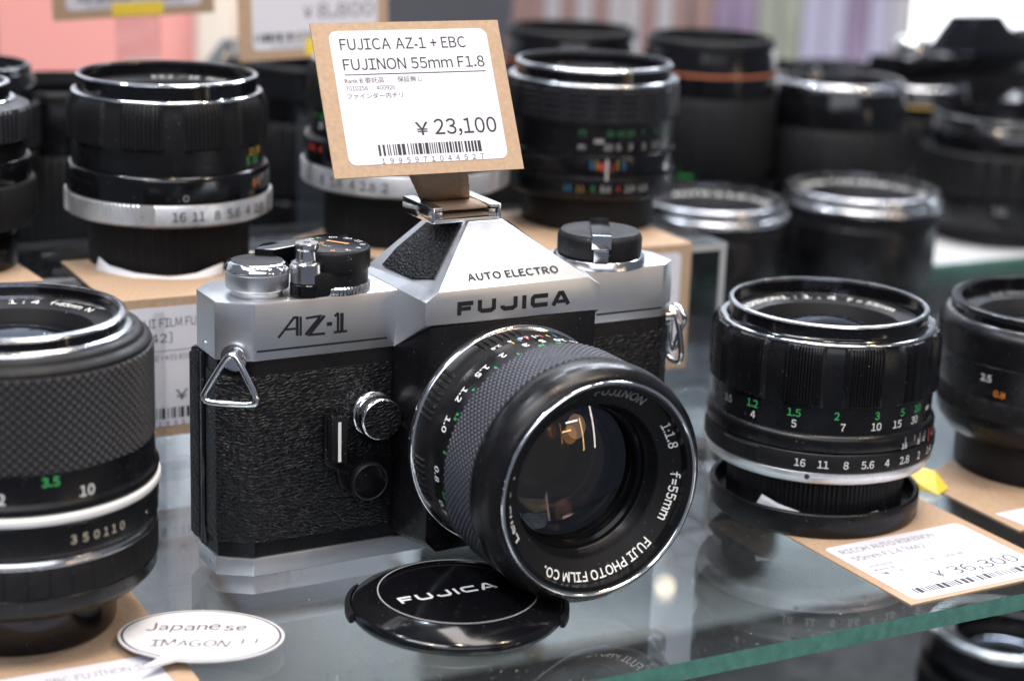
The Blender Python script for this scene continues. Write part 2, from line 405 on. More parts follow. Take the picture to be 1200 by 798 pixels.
def main_text(W, H):
    X = lambda f: f*W; Yv = lambda f: (1-f)*H
    big = [fit_text("FUJICA AZ-1 + EBC", X(.135), X(.80), Yv(.180), H*.072, .006), fit_text("FUJINON 55mm F1.8", X(.135), X(.885), Yv(.312), H*.072, .006)]
    small = [fit_text("Rank B 委託品　　保証無し", X(.13), X(.535), Yv(.395), H*.028), fit_text("7010256 / 400926", X(.13), X(.385), Yv(.445), H*.028),
             fit_text("ファインダー内チリ", X(.13), X(.42), Yv(.497), H*.028)]
    rule = [([(X(.135), Yv(.345)), (X(.885), Yv(.345)), (X(.885), Yv(.339)), (X(.135), Yv(.339))], [(0, 1, 2, 3)])]
    pr = [fit_text("￥", X(.455), X(.525), Yv(.748), H*.082, .012), fit_text("23,100", X(.555), X(.89), Yv(.748), H*.098, .010)]
    bc = barcode(X(.245), X(.80), Yv(.872), Yv(.800), 5)
    dg = [fit_text(ch, X(.262+i*.0435), None, Yv(.922), H*.034, .004) for i, ch in enumerate("1995971044527")]
    return [("printed_title", INK, big), ("printed_remarks", INK, small), ("printed_rule", INK, rule), ("printed_price", INK, pr), ("barcode", INK, bc+dg)]
def side_text(lines, small, price, code, seed):
    def f(W, H):
        X = lambda f: f*W; Yv = lambda f: (1-f)*H
        out = []
        L = [fit_text(s, X(.13), X(e), Yv(.20+.11*i), H*.062) for i, (s, e) in enumerate(lines)]
        out.append(("printed_title", INK, L))
        out.append(("printed_remarks", GREY, [fit_text(s, X(.17), X(e), Yv(.44+.06*i), H*.036) for i, (s, e) in enumerate(small)]+
                    [([(X(.13), Yv(.375)), (X(.88), Yv(.375)), (X(.88), Yv(.369)), (X(.13), Yv(.369))], [(0, 1, 2, 3)])]))
        out.append(("printed_price", INK, [fit_text(price, X(.35), X(.89), Yv(.74), H*.09)]))
        out.append(("barcode", INK, barcode(X(.24), X(.86), Yv(.87), Yv(.79), seed)+[fit_text(ch, X(.262+i*.0435), None, Yv(.922), H*.034, .004) for i, ch in enumerate(code)]))
        return out
    return f

# ================================================================ THE SETTING
YAW = RD(28.0); ex = Vector((cos(YAW), sin(YAW), 0)); ey = Vector((-sin(YAW), cos(YAW), 0))
def W2(a, o, z=0): q = ex*a+ey*o; return (q.x, q.y, z)
def slab(name, a0, a1, o0, o1, z0, z1, mtop, medge, label):
    V = [W2(a, o, z) for z in (z0, z1) for a, o in ((a0, o0), (a1, o0), (a1, o1), (a0, o1))]
    V = [v for v in V]; c = .35
    F = [(0, 3, 2, 1), (4, 5, 6, 7), (0, 1, 5, 4), (1, 2, 6, 5), (2, 3, 7, 6), (3, 0, 4, 7)]
    o = mesh(name, V, F, [mtop, medge], None, flat=True, mi=[0, 0, 1, 1, 1, 1]); return struct(o, label)
slab("glass_shelf", -420, 560, -82.5, 203, -4.5, 0, SHELF, EDGE, "clear glass display shelf with a green front edge")
slab("rear_shelf", -600, 318, 210, 640, -5, 0, mat("dark_shelf_glass", (.045, .05, .058), .12, rvar=.05), EDGE, "dark glossy shelf behind the glass shelf")
slab("white_shelf", 320, 900, 210, 640, -5, 0, mat("pale_shelf_glass", (.80, .83, .88), .12, rvar=.05), EDGE, "pale glossy shelf at the right, behind the glass shelf")
slab("lower_shelf", -700, 900, -70, 640, -178, -170, mat("lower_shelf_board", (.56, .61, .64), .3, cvar=.42, cscale=10), DGREY, "dark shelf seen below through the glass")
DARK_SLAB = thing("dark_slab", "black slab added on the lower shelf to darken the view below the front edge", "dark slab")  # added slab that makes the dark region under the shelf's front right edge
for nm, a0, a1, o0, o1, z1 in (("slab_floor", 170, 620, 40, 231, -166), ("slab_rim", 170, 620, 231.2, 235, -163), ("slab_rim", 166, 169.8, 40, 235, -163)):
    V = [W2(a, o, z) for z in (-169.8, z1) for a, o in ((a0, o0), (a1, o0), (a1, o1), (a0, o1))]
    mesh(nm, V, [(0, 3, 2, 1), (4, 5, 6, 7), (0, 1, 5, 4), (1, 2, 6, 5), (2, 3, 7, 6), (3, 0, 4, 7)], BLKM, DARK_SLAB, flat=True)
slab("back_wall", -1500, 1900, 1500, 1520, -900, 105, MGREY, MGREY, "dark grey lower wall at the back of the shop")
slab("upper_wall_reflector", -1500, 1900, 1490, 1520, 107, 1200, mat("pale_reflector_paint", (.70, .76, .82), .6), MATS["pale_reflector_paint"], "pale upper wall at the back of the shop")  # unseen, made pale so the glass shelf reflects something brighter
o = slab("shop_floor", -2500, 3200, -600, 2400, -920, -900, mat("shop_floor_vinyl", (.16, .15, .15), .4, cvar=.1, cscale=8), DGREY, "dark shop floor below the shelves")

# ================================================================ CAMERA BODY
BY = RD(29.195)
cam_t = thing("film_camera", "silver and black film camera with its lens mounted, standing in the centre of the shelf", "camera", (0, 0, 0), BY)
def plan(ins=0.0, yb=25.0):
    i = ins
    return [(7.7+i*.5, i), (123.3-i*.5, i), (127.7-i, 3.2+i*.5), (127.9-i, 13), (123-i, yb), (6+i, yb), (i, 18), (i, 5.3+i*.5)]
prism(cam_t, "base_plate", SATIN, plan(0.1), 0.0, 4.7, .35)
prism(cam_t, "body_shell", BLK, plan(.7), 4.72, 54.68, .3)
leaL = [(7.9, .15), (44.2, .15), (44.2, 12), (14, 12.9), (.25, 12.6), (.25, 5.45)]
prism(cam_t, "leather_panel", LEA, leaL, 8.6, 51.2, .35)
prism(cam_t, "leather_panel", LEA, [(99.6, .15), (123.2, .15), (127.4, 3.3), (127.6, 12.6), (99.6, 12.6)], 8.6, 51.2, .35)
d = prism(cam_t, "back_door", BLKG, [(.1, 15.2), (8, 15.2), (124, 15.2), (126.3, 15.2), (126.0, 20), (122, 28), (7, 28), (-.5, 20.5)], 5.2, 54.2, .4)
prism(d, "leather_panel", LEA, [(-.3, 16.4), (4, 16.4), (7, 27.8), (-.9, 20.8)], 6, 53, .3)
prism(cam_t, "hinge", BLKG, [(-.35, 13.6), (1.5, 13.4), (1.5, 14.6), (-.35, 14.8)], 5, 54.6, .25)
tp = prism(cam_t, "top_plate", SATIN, plan(0.0), 54.8, 69.3, .75)
# engraved groove along the foot of the top plate: black inlay
box(tp, "groove_line", ENG, 8.6, 42.6, -.05, .5, 57.1, 57.6, 0); box(tp, "groove_line", ENG, 102.6, 122.8, -.05, .5, 57.1, 57.6, 0)
face = lambda yy: (lambda x, z: (x, yy, z))
AZ = [ribbon([(14.1, 60.25), (18.05, 64.85), (19.0, 64.85)], 0.60), ribbon([(18.92, 65.03), (18.92, 60.3)], 0.74), ribbon([(19.78, 64.95), (19.78, 60.2)], 0.60),
      ribbon([(15.95, 62.1), (18.6, 62.1)], 0.53), ribbon([(21.1, 64.4), (25.2, 64.62)], 0.60), ribbon([(24.75, 64.3), (21.05, 60.3)], 0.74),
      ribbon([(25.95, 64.6), (22.2, 60.42)], 0.74), ribbon([(21.6, 60.2), (26.1, 60.1)], 0.60), ribbon([(26.55, 62.4), (27.95, 62.36)], 0.96),
      ribbon([(28.6, 64.2), (29.35, 64.75), (29.5, 64.5), (29.5, 60.35)], 0.64), ribbon([(30.5, 64.8), (30.5, 60.35)], 0.91), ribbon([(28.4, 60.15), (31.95, 60.15)], 0.60)]
put(tp, "model_lettering", ENG, AZ, face(-.06))
# prism housing
hv = [(44.6, 0.0, 54.75), (46.4, -13.3, 63.3), (46.3, -13.3, 69.1), (45.3, .3, 69.5),          # 0-3 left bevel
      (49.8, -13.3, 71.4), (91.6, -13.3, 71.5), (95.1, -13.3, 69.3), (95.2, -13.3, 62.9), (98.6, .3, 69.5), (99.2, 0, 54.75),  # 4-9
      (65.2, 2.0, 84.3), (75.0, 2.0, 84.3),                                                    # 10,11 ridge front
      (49.3, 1.0, 70.9), (92.5, 1.0, 70.9),                                                    # 12,13
      (63.0, 20.0, 82.6), (77.0, 20.0, 82.6), (48.0, 24.5, 69.5), (95.0, 24.5, 69.5), (45.3, 22.0, 69.4), (98.0, 22.0, 69.4), (65.2, 16, 84.3), (75, 16, 84.3),
      (44.8, 24.4, 54.8), (99.0, 24.4, 54.8)]
hf = [(0, 1, 2, 3), (1, 7, 6, 5, 4, 2), (7, 9, 8, 6), (4, 5, 11, 10), (2, 4, 12, 3), (5, 6, 8, 13), (4, 10, 20, 12), (5, 13, 21, 11), (10, 11, 21, 20),
      (3, 12, 16, 18), (12, 20, 14, 16), (13, 17, 15, 21), (13, 8, 19, 17), (20, 21, 15, 14), (14, 15, 17, 16), (18, 16, 17, 19, 23, 22), (0, 3, 18, 22), (9, 23, 19, 8), (0, 22, 23, 9), (0, 9, 7, 1)]
ph = poly(cam_t, "prism_housing", SATIN, hv, hf, .28)
put(ph, "maker_lettering", ENG, [fujica(54.9, 86.6, 65.1, 68.5, .33)], face(-13.38))
# AUTO ELECTRO on the lower part of the front slope
sl = Vector((0, 15.3, 12.85)).normalized(); nn_ = Vector((0, -12.85, 15.3)).normalized()
def slope(x, d): q = Vector((0, -13.3, 71.45))+sl*d+nn_*.22; return (x, q.y, q.z)
put(ph, "maker_lettering", ENG, [fit_text("AUTO ELECTRO", 58.6, 84.0, 2.3, 2.0, .03, 1.1)], slope)
# leather on the left and right roof of the prism
pn = Vector((-.838, 0, 1)).normalized()
lp = [(49.3, 17.4), (49.6, 1.3), (51.7, -7.2), (64.1, 3.4), (64.1, 16.5), (53.8, 18.6)]
def onr(x, y, d): z = 71.4+.838*(x-49.8); return (x+pn.x*d, y, z+pn.z*d)
V = [onr(x, y, .0) for x, y in lp]+[onr(x, y, .45) for x, y in lp]; k = len(lp)
poly(ph, "leather_panel", LEA, V, [tuple(range(k)), tuple(range(k, 2*k))]+[(i, (i+1) % k, k+(i+1) % k, k+i) for i in range(k)], .15)
V2 = [(140.7-x, y, z) for x, y, z in V]
poly(ph, "leather_panel", LEA, V2, [tuple(range(k)), tuple(range(k, 2*k))]+[(i, (i+1) % k, k+(i+1) % k, k+i) for i in range(k)], .15)
# black mirror box front
mbv = []
front = [(47.6, 62.8), (94.4, 62.8), (94.6, 8.5), (92.5, 5.3), (51.0, 4.2), (48.0, 7.5)]
back = [(44.4, 54.6), (99.4, 54.6), (99.5, 6.5), (97.5, 4.8), (47.5, 4.8), (44.6, 6.5)]
V = [(x, -13.0, z) for x, z in front]+[(x, .6, z) for x, z in back]; k = 6
poly(cam_t, "mirror_box", BLK, V, [tuple(range(k)), tuple(range(k, 2*k))]+[(i, (i+1) % k, k+(i+1) % k, k+i) for i in range(k)], .8)
# hot shoe
hs = box(cam_t, "hot_shoe", SATIN, 56.4, 75.0, 4.0, 20.5, 83.9, 84.8, .12)
for x0, x1, xi0, xi1 in ((56.0, 56.9, 56.0, 59.0), (74.5, 75.4, 72.4, 75.4)):
    box(hs, "shoe_rail", CHR, x0, x1, 3.7, 20.6, 84.0, 87.9, .15)
    box(hs, "shoe_rail", SATIN, xi0+.02, xi1-.02, 3.9, 20.4, 87.0, 87.95, .15)
box(hs, "shoe_spring", STEEL, 57.2, 59.3, 4.4, 12, 84.9, 86.6, .1); box(hs, "shoe_spring", STEEL, 72.2, 74.3, 4.4, 12, 84.9, 86.6, .1)
# controls on the top plate
def at(cx, cy, ang=0):
    c, s = cos(RD(ang)), sin(RD(ang)); XF[0] = lambda v: (cx+v[0]*c-v[1]*s, cy+v[0]*s+v[1]*c, v[2])
at(12, 8.5)
h = ring(cam_t, "film_wind_hub", SATIN, [(6.2, 69.3), (6.2, 70.5), (7.6, 71.2), (7.7, 75.2)], 0.3, 96, .2)
ring(h, "chrome_rim", CHR, [(7.8, 75.2), (7.8, 76.0), (6.9, 77.3), (6.3, 77.5)], .3, 96, .1, rfun=None)
disc(h, "cap_inlay", BLKM, 6.2, 77.55, .25)
at(22.4, 2.8)
h = ring(cam_t, "shutter_button", BLKG, [(4.0, 69.3), (4.0, 72.6)], .3, 72, .3)
ring(h, "button_collar", STEEL, [(3.85, 72.6), (3.85, 77.6), (2.7, 78.0)], .2, 72, .25)
ring(h, "button_stem", CHR, [(2.75, 78.0), (2.6, 80.6), (2.9, 80.9), (2.9, 82.3)], .9, 72, .15, rfun=None)
disc(h, "button_top", STEEL, 2.0, 82.1, -.5)
prism(cam_t, "lock_lever", BLKM, [(22.5, -1.1), (29.6, -.6), (30.0, 3.4), (24.5, 4.5)], 69.4, 75.2, .6)
at(31.2, 7.6)
mdial = ring(cam_t, "mode_dial", BLKM, [(8.7, 71.4), (8.7, 74.6), (9.2, 75.0), (9.2, 79.4), (8.7, 80.0)], .4, 240, .2, rfun=None)
ring(mdial, "knurled_collar", STEEL, [(9.0, 69.3), (9.2, 69.8, 1), (9.2, 71.0, 1), (8.8, 71.4)], 6, 240, .1, rfun=lambda a, r, z: r+.12*(1 if int(a/(2*pi)*120) % 2 else 0))
disc(mdial, "dial_face", BLKG, 8.65, 80.03, .05)
zt = 80.2
for i, (s, m_) in enumerate((("A", GP), ("60", WP), ("30", WP), ("15", WP), ("8", WP), ("4", WP), ("2", WP), ("B", OP), ("X", RP), ("250", WP), ("500", WP), ("1000", WP))):
    put(mdial, "speed_marking", m_, [fit_text(s, 0, None, 0, 1.3, .01)], annul(6.6, zt, 96-i*30))
put(mdial, "film_speed_window", OP, [rrect(-2.6, 2.6, 0, 1.5, .5)], annul(2.6, zt, 35)); put(mdial, "speed_marking", YP, [fit_text("ASA 100", 0, None, 0, .9, .01)], annul(2.4, zt, 180))
XF[0] = lambda v: v
prism(cam_t, "wind_lever", BLKG, [(13, 13), (17, 10.5), (26, 14), (36, 13), (41, 20), (37, 23), (27, 21), (17, 18)], 74.5, 79.2, .5)
at(107.6, 8.2)
rw = ring(cam_t, "rewind_knob", BLKM, [(10.9, 71.8), (11.1, 72.6), (11.1, 76.6), (10.2, 77.9)], 8.5, 240, .25, rfun=None)
ring(rw, "knob_base", STEEL, [(12.3, 69.3), (11.9, 71.6), (10.8, 71.8)], 8, 96, .15)
disc(rw, "crank_disc", BLKM, 10.25, 77.88, .05)
XF[0] = lambda v: v
# folding crank across the knob, chrome tab facing the front left
ca = RD(-119); cu = Vector((cos(ca), sin(ca), 0)); cv = Vector((-sin(ca), cos(ca), 0)); cc = Vector((107.6, 8.2, 0))
def crank(name, m, a0, a1, b0, b1, z0, z1, bev=.15):
    V = [(cc+cu*a+cv*b)[:2] for a, b in ((a0, b0), (a1, b0), (a1, b1), (a0, b1))]
    return prism(rw, name, m, [tuple(v) for v in V], z0, z1, bev)
crank("crank_arm", BLKG, -10.6, 10.9, -2.5, 2.5, 77.95, 78.9); crank("crank_tab", CHR, 10.9, 12.0, -2.5, 2.5, 75.2, 78.95)
crank("crank_grip", STEEL, 11.2, 12.6, -1.9, 1.9, 71.9, 75.0)
# release / depth knob with leather insert
def fwd(cx, z_, y0=0.0):
    XF[0] = lambda v: (cx+v[0], y0-v[2], z_+v[1])
fwd(39.0, 38.4)
kb = ring(cam_t, "lens_release_knob", CHR, [(5.8, 0), (5.7, .8), (5.0, 1.1), (5.2, 2.5), (5.4, 2.7), (5.4, 5.4), (5.0, 6.0)], .2, 120, .15)
disc(kb, "leather_inlay", LEA, 4.9, 6.05, .1)
# self timer lever plate
XF[0] = lambda v: v
def fprism(par, name, m, pts, y0, y1, bev=.2):
    k = len(pts); V = [(x, y0, z) for x, z in pts]+[(x, y1, z) for x, z in pts]
    return poly(par, name, m, V, [tuple(range(k)), tuple(range(k, 2*k))]+[(i, (i+1) % k, k+(i+1) % k, k+i) for i in range(k)], bev)
ar = [(25.8, 40.2), (31.0, 40.0), (31.0, 26.0)]
bs = fprism(cam_t, "timer_plate", BLKG, [(25.6, 40.2), (31.4, 40.0), (31.6, 29.5), (36, 27.2), (43.5, 26.8), (44.4, 18.0), (39.5, 15.6), (33.5, 17.2), (29.6, 21.5), (28.8, 25.2), (25.6, 27.0)], .3, -1.6, .4)
tl = fprism(bs, "timer_lever", BLKM, [(26.4, 39.4), (30.7, 39.2), (30.7, 27.6), (26.4, 28.0)], -1.5, -4.2, .5)
fprism(tl, "white_index_line", WP, [(28.0, 38.6), (28.8, 38.6), (28.9, 28.4), (28.1, 28.4)], -4.15, -4.28, 0)
fprism(tl, "chrome_lip", CHR, [(26.6, 39.9), (30.9, 39.7), (30.9, 39.3), (26.6, 39.5)], -1.5, -4.0, 0)
fwd(37.4, 21.6)
pk = ring(bs, "timer_button", BLKM, [(4.9, 1.5), (4.9, 3.2), (4.4, 3.6), (4.2, 3.3), (3.9, 3.3)], .2, 96, .1)
disc(pk, "button_cap", BLKG, 4.2, 3.35, .15)
XF[0] = lambda v: v
fprism(cam_t, "stop_down_tab", BLKG, [(47.2, 29.6), (49.6, 29.6), (49.8, 21), (47.4, 21.4)], -8, -14.4, .5)
fprism(cam_t, "white_index_mark", WP, [(45.5, 26.2), (46.8, 27.6), (46.9, 24.5)], -3.2, -3.5, 0)
# strap lugs with triangular split rings
def soft(P, it=2):
    for _ in range(it):
        Q = []
        for i in range(len(P)):
            a, b = P[i], P[(i+1) % len(P)]
            Q += [tuple(a[k]*.75+b[k]*.25 for k in range(len(a))), tuple(a[k]*.25+b[k]*.75 for k in range(len(a)))]
        P = Q
    return P
def lug(cx, cy, cz, side):
    ang = RD(215) if side < 0 else RD(-8)
    d_ = Vector((cos(ang), sin(ang), 0))
    if side < 0: d_ = Vector((-.57, -.82, 0))
    b = Vector((cx, cy, cz)); pts = [tuple(b+d_*t) for t in (-1.0, .2, .9)]
    a = tube(cam_t, "strap_lug", CHR, pts, 3.3, 24)
    pts = [tuple(b+d_*t) for t in (.85, 2.6, 3.6)]
    tube(a, "lug_post", CHR, pts, 1.9, 20)
    if side < 0:
        e = Vector((.82, -.57, 0)).normalized(); o = b+d_*3.2
        tri = [(0, 1.4), (1.3, .6), (6.0, -8.0), (6.4, -9.4), (5.3, -10.4), (-5.6, -10.4), (-6.7, -9.2), (-6.2, -7.9), (-1.3, .6)]
        tube(a, "strap_ring", CHR, [tuple(o+e*x+Vector((0, 0, z))+d_*(.9*(-z/10))) for x, z in soft(tri)], .80, 14, True)
    else:
        e = Vector((.25, -.97, 0)).normalized(); o = b+d_*2.6
        tri = [(0, 1.6), (1.4, .8), (3.0, -4.0), (3.4, -11.5), (2.0, -13.6), (-1.6, -13.6), (-3.2, -11.4), (-2.6, -4), (-1.4, .8)]
        tube(a, "strap_ring", CHR, [tuple(o+e*x*.9+Vector((0, 0, z))+d_*(.12*-z)) for x, z in soft(tri)], .8, 14, True)
        tri = [(0, 2.2), (2.6, 1.2), (4.0, -1.2), (.4, -6), (-1.8, -11.8), (-3.6, -8), (-2.4, -1), (-2.2, 1.4)]
        tube(a, "strap_ring", CHR, [tuple(o+e*x*.8+d_*(1.5+.1*-z)+Vector((0, 0, z))) for x, z in soft(tri)], .75, 14, True)
lug(4.1, 2.6, 55.9, -1); lug(127.6, 6.5, 53.6, 1)
# small screws
for x, y, z in ((1.0, 12.0, 57.2), (1.2, 9.0, 2.3)):
    tube(cam_t, "screw_head", CHR, [(x+.2, y, z), (x-1.2, y, z)], .8, 14)

# -------- the mounted lens (axis points out of the front of the body)
LX, LZ = 71.2, 32.8
fwd(LX, LZ)
lens = ring(cam_t, "mounted_lens", BLK, [(26.2, 12.8), (26.2, 22), (26.4, 50)], 20, 128, .2)
ring(lens, "mount_ring", CHR, [(28.5, 12.9), (28.6, 14.4), (28.1, 14.9)], 25, 128, .15)
def ag(a, r, z): 
    d = math.degrees(a) % 45
    return r-(0 if d < 27 and int(math.degrees(a)/1.8) % 2 else .45) if d < 27 else r-.55
ring(lens, "aperture_ring", BLKM, [(27.3, 14.9), (27.9, 15.3, 1), (27.9, 19.0, 1), (27.2, 19.6), (27.1, 21.9)], 24, 800, .1, rfun=ag)
ring(lens, "polished_line", STEEL, [(26.9, 21.9), (27.3, 22.2), (27.3, 22.6), (26.9, 22.9)], 24, 128, .1)
ring(lens, "distance_scale", BLK, [(27.5, 23.0), (28.1, 23.4), (28.4, 33.2)], 24, 160, .2)
knurl(lens, "focus_grip", RUB, 28.7, 33.2, 46.2, 214, 15, .38)
ring(lens, "front_barrel", BLK, [(28.4, 46.2), (29.1, 46.7), (29.35, 49.5), (29.3, 52.0), (28.6, 54.2), (27.2, 55.9), (26.2, 56.5)], 24, 160, .3, angle=60)
ring(lens, "filter_rim", CHR, [(26.2, 56.2), (26.1, 56.9), (25.6, 57.1), (25.3, 56.6)], 25.1, 160, .08)
def rimrings(par, name, m, prof, n=128):     # open inner surfaces closed into a thin wall
    P = prof+[(r+.3 if True else r, z-.25) for r, z in prof[::-1]]
    V, F = lathe_vf(P, n); return mesh(name, [XF[0](v) for v in V], F, m, par, 30)
rimrings(lens, "filter_thread", BLKM, [(25.2, 56.8), (25.0, 56.0), (25.2, 55.6), (24.9, 55.3), (25.1, 54.9), (24.8, 54.4)])
rimrings(lens, "name_ring", BLKM, [(24.9, 54.4), (19.2, 51.2), (19.0, 50.6)])
rimrings(lens, "inner_cone", BLK, [(19.2, 50.8), (18.9, 50.2), (18.2, 47.6), (17.9, 47.3)])
rimrings(lens, "inner_cone", INT, [(17.9, 47.4), (16.0, 36.0), (12.5, 31.0), (11.8, 22.0)])
disc(lens, "front_element", LG_CLR, 18.0, 46.8, 3.4, k=10)
disc(lens, "coated_element", LG_AMB, 16.8, 42.0, 4.0, k=10)
disc(lens, "coated_element", LG_PUR, 15.4, 38.0, -3.0, k=10)
disc(lens, "rear_element", LG_AMB, 11.8, 28.0, 2.5, k=8)
ring(lens, "inner_barrel", INT, [(12.0, 31.0), (12.0, 32.0)], 8.6, 96, .1)
rimrings(lens, "retaining_ring", BLKG, [(17.7, 46.2), (16.9, 45.6), (16.6, 44.4)]); rimrings(lens, "retaining_ring", BLKG, [(15.8, 40.2), (14.4, 39.6), (14.1, 38.0)])
rimrings(lens, "retaining_ring", STEEL, [(12.4, 33.4), (11.6, 33.1)])
disc(lens, "coated_element", LG_AMB, 12.9, 33.2, 3.0, k=8)
disc(lens, "dark_interior", INT, 12, 20, 0)
# aperture blades: six flat leaves around a central hole
for i in range(6):
    a = 2*pi*i/6; q = [((9.5 if j in (0, 3) else 4.3)*cos(a+t), (9.5 if j in (0, 3) else 4.3)*sin(a+t), 25.0+i*.12) for j, t in enumerate((0, .3, 1.25, 1.3))]
    q2 = [(x, y, z+.1) for x, y, z in q]
    mesh("aperture_blade", [XF[0](v) for v in q+q2], [(0, 1, 2, 3), (4, 5, 6, 7), (0, 1, 5, 4), (1, 2, 6, 5), (2, 3, 7, 6), (3, 0, 4, 7)], INT, lens, flat=True)
slp = (54.4-51.2)/(24.9-19.2)
def nring(s, amid, span, m, cap=1.95, off=.022, r=21.7):
    # span in degrees along the ring
    L = fit_text(s, -RD(span)*r/2, RD(span)*r/2, 0, cap, off)
    put(lens, "ring_lettering", m, [L], annul(r, 51.2+(r-19.2)*slp+.12, amid, slp))
nring("FUJINON", 74, 36, FAINT); nring("EBC", 112, 16, mat("dark_green_engraving", (.03, .10, .05), .5)); nring("1:1.8", 25, 18, WP); nring("f=55mm", -15, 31, WP)
nring("FUJI PHOTO FILM CO.", -84, 78, WP); nring("Lens-Japan", 180, 58, WP)
def dnum(s, a, m=WP, cap=2.0, z=30.2, r=28.45, off=.03):
    put(lens, "distance_numeral", m, [fit_text(s, 0, None, 0, cap, off)], cyl(r, z, a))
for s, a in (("∞", 74), ("10", 82), ("5", 92), ("3", 101), ("2", 114), ("1.5", 127), ("1.2", 142), ("1.0", 158), ("0.8", 183), ("0.7", 201), ("0.6", 222)): dnum(s, a, z=27.4, r=28.4)
for s, a in (("30", 86), ("15", 96), ("7", 109), ("5", 122), ("4", 137), ("3.5", 152), ("3", 170), ("2.5", 192)): dnum(s, a, GP, 1.0, 31.0, 28.5)
for a, m_ in ((100, BP), (104, YP), (96, RP), (92, WP), (88, RP), (84, YP), (80, BP)): dnum("|", a, m_, 1.6, 23.7, 28.35)
for s, a in (("16", 70), ("11", 78), ("8", 86), ("5.6", 94), ("4", 102), ("2.8", 110)): dnum(s, a, WP, 1.3, 20.2, 27.35)
XF[0] = lambda v: v

# -------- price tag held in the hot shoe
TW, TH = 49.4, 38.9
Rz = Matrix.Rotation(RD(25.4), 3, 'Z'); Rx = Matrix.Rotation(RD(-28.3), 3, 'X'); Ry = Matrix.Rotation(RD(-.2), 3, 'Y'); MT = Rz@Rx@Ry
u_ = MT@Vector((1, 0, 0)); v_ = MT@Vector((0, 0, 1)); ctr = Vector((43.0, 32.0, 115.1)); O = ctr-u_*TW/2-v_*TH/2
t, P, plate = price_tag("price_tag", "kraft card with white label reading ¥23,100, slotted upright in the camera's hot shoe", O, u_, v_, TW, TH, main_text)
# folded arm from the tag down into the shoe
rb = Matrix.Rotation(BY, 3, 'Z')
def bl(x, y, z): return rb@Vector((x, y, z))-O
a0 = u_*(TW*.385)+v_*1.0-u_.cross(v_)*.6; a1 = u_*(TW*.70)+v_*1.0-u_.cross(v_)*.6
e0, e1 = bl(58.9, 15.5, 87.1), bl(72.6, 15.5, 87.1); f0, f1 = bl(59.6, 4.6, 86.9), bl(72.0, 4.6, 86.9)
V = []; rows = [(a0, a1)]
for i in range(1, 8):
    s_ = i/8; b_ = Vector((0, 0, 1.2*sin(s_*pi)))*0
    rows.append((a0.lerp(e0, s_)+Vector((0, -.9*sin(s_*pi)+.25*random.uniform(-1, 1), 0)), a1.lerp(e1, s_)+Vector((0, -.9*sin(s_*pi)+.25*random.uniform(-1, 1), 0))))
rows += [(e0, e1), (e0.lerp(f0, .5)+Vector((0, 0, .35)), e1.lerp(f1, .5)+Vector((0, 0, .2))), (f0, f1)]
NX = 7
for p, q in rows:
    for i in range(NX): V.append(tuple(p.lerp(q, i/(NX-1))+Vector((random.uniform(-.12, .12), random.uniform(-.12, .12), random.uniform(-.1, .1)))))
F = [(r*NX+i, r*NX+i+1, (r+1)*NX+i+1, (r+1)*NX+i) for r in range(len(rows)-1) for i in range(NX-1)]
am = mesh("folded_arm", V, F, KRAFT, t, 60); md = am.modifiers.new("thickness", 'SOLIDIFY'); md.thickness = .5*S
V = [tuple(bl(x, y, z)) for x, y, z in ((59.4, 4.5, 85.4), (72.2, 4.5, 85.6), (72.2, 16, 85.9), (59.4, 16, 85.8))]
am = mesh("folded_arm", V, [(0, 1, 2, 3)], KRAFT, t, flat=True); md = am.modifiers.new("thickness", 'SOLIDIFY'); md.thickness = .5*S

# ================================================================ LOOSE LENSES
def grooved(n, depth, blocks=None, duty=.6, recess=.6, phase=0):
    def f(a, r, z):
        a = (a-RD(phase)) % (2*pi)
        if blocks:
            t = (a*blocks/(2*pi)) % 1
            if t > duty: 
                k = (t-duty)/(1-duty); return r-recess*min(1, 6*min(k, 1-k))
        return r-(depth if (a*n/(2*pi)) % 1 > .5 else 0)
    return f
def interior(t, zr, r, deep=9, text=(), tz=None, m_=FAINT, glass=LG_CLR, rg=None, name_r=None, cone=INT, dome=2.5):
    """everything inside the front rim, seen from above: thread, name ring, glass, dark barrel"""
    rn = r-1.2; r2 = name_r or r*.74; rg = rg or r*.62
    rimrings(t, "filter_thread", BLKM, [(r-.5, zr-.2), (rn, zr-.8), (rn+.15, zr-1.4), (rn-.1, zr-2.0), (rn+.1, zr-2.6), (rn-.1, zr-3.2), (rn, zr-deep*.45)])
    nm = rimrings(t, "name_ring", BLKM, [(rn, zr-deep*.45), (r2, zr-deep*.6), (r2-.2, zr-deep*.65)])
    rimrings(t, "inner_cone", cone, [(r2, zr-deep*.62), (rg, zr-deep), (rg*.75, zr-deep-8), (rg*.7, zr-deep-16)])
    disc(t, "front_element", glass, rg+.2, zr-deep, dome, k=8)
    disc(t, "inner_element", LG_AMB, rg*.8, zr-deep-5, 1.5, k=6)
    disc(t, "dark_interior", INT, rg*.75, zr-deep-15, 0, k=3)
    rm = (rn+r2)/2-.8; s = (deep*.15)/(rn-r2)
    for s_, a, sp, m2 in text:
        put(nm, "ring_lettering", m2, [fit_text(s_, -RD(sp)*rm/2, RD(sp)*rm/2, 0, 1.7, .01)], annul(rm, zr-deep*.6+(rm-r2)*s+.12, a, s))
def nums(t, L, r, z, cap, m, name="numeral", off=.006):
    for s, a in L: put(t, name, m, [fit_text(s, 0, None, 0, cap, off)], cyl(r+.06, z, a))

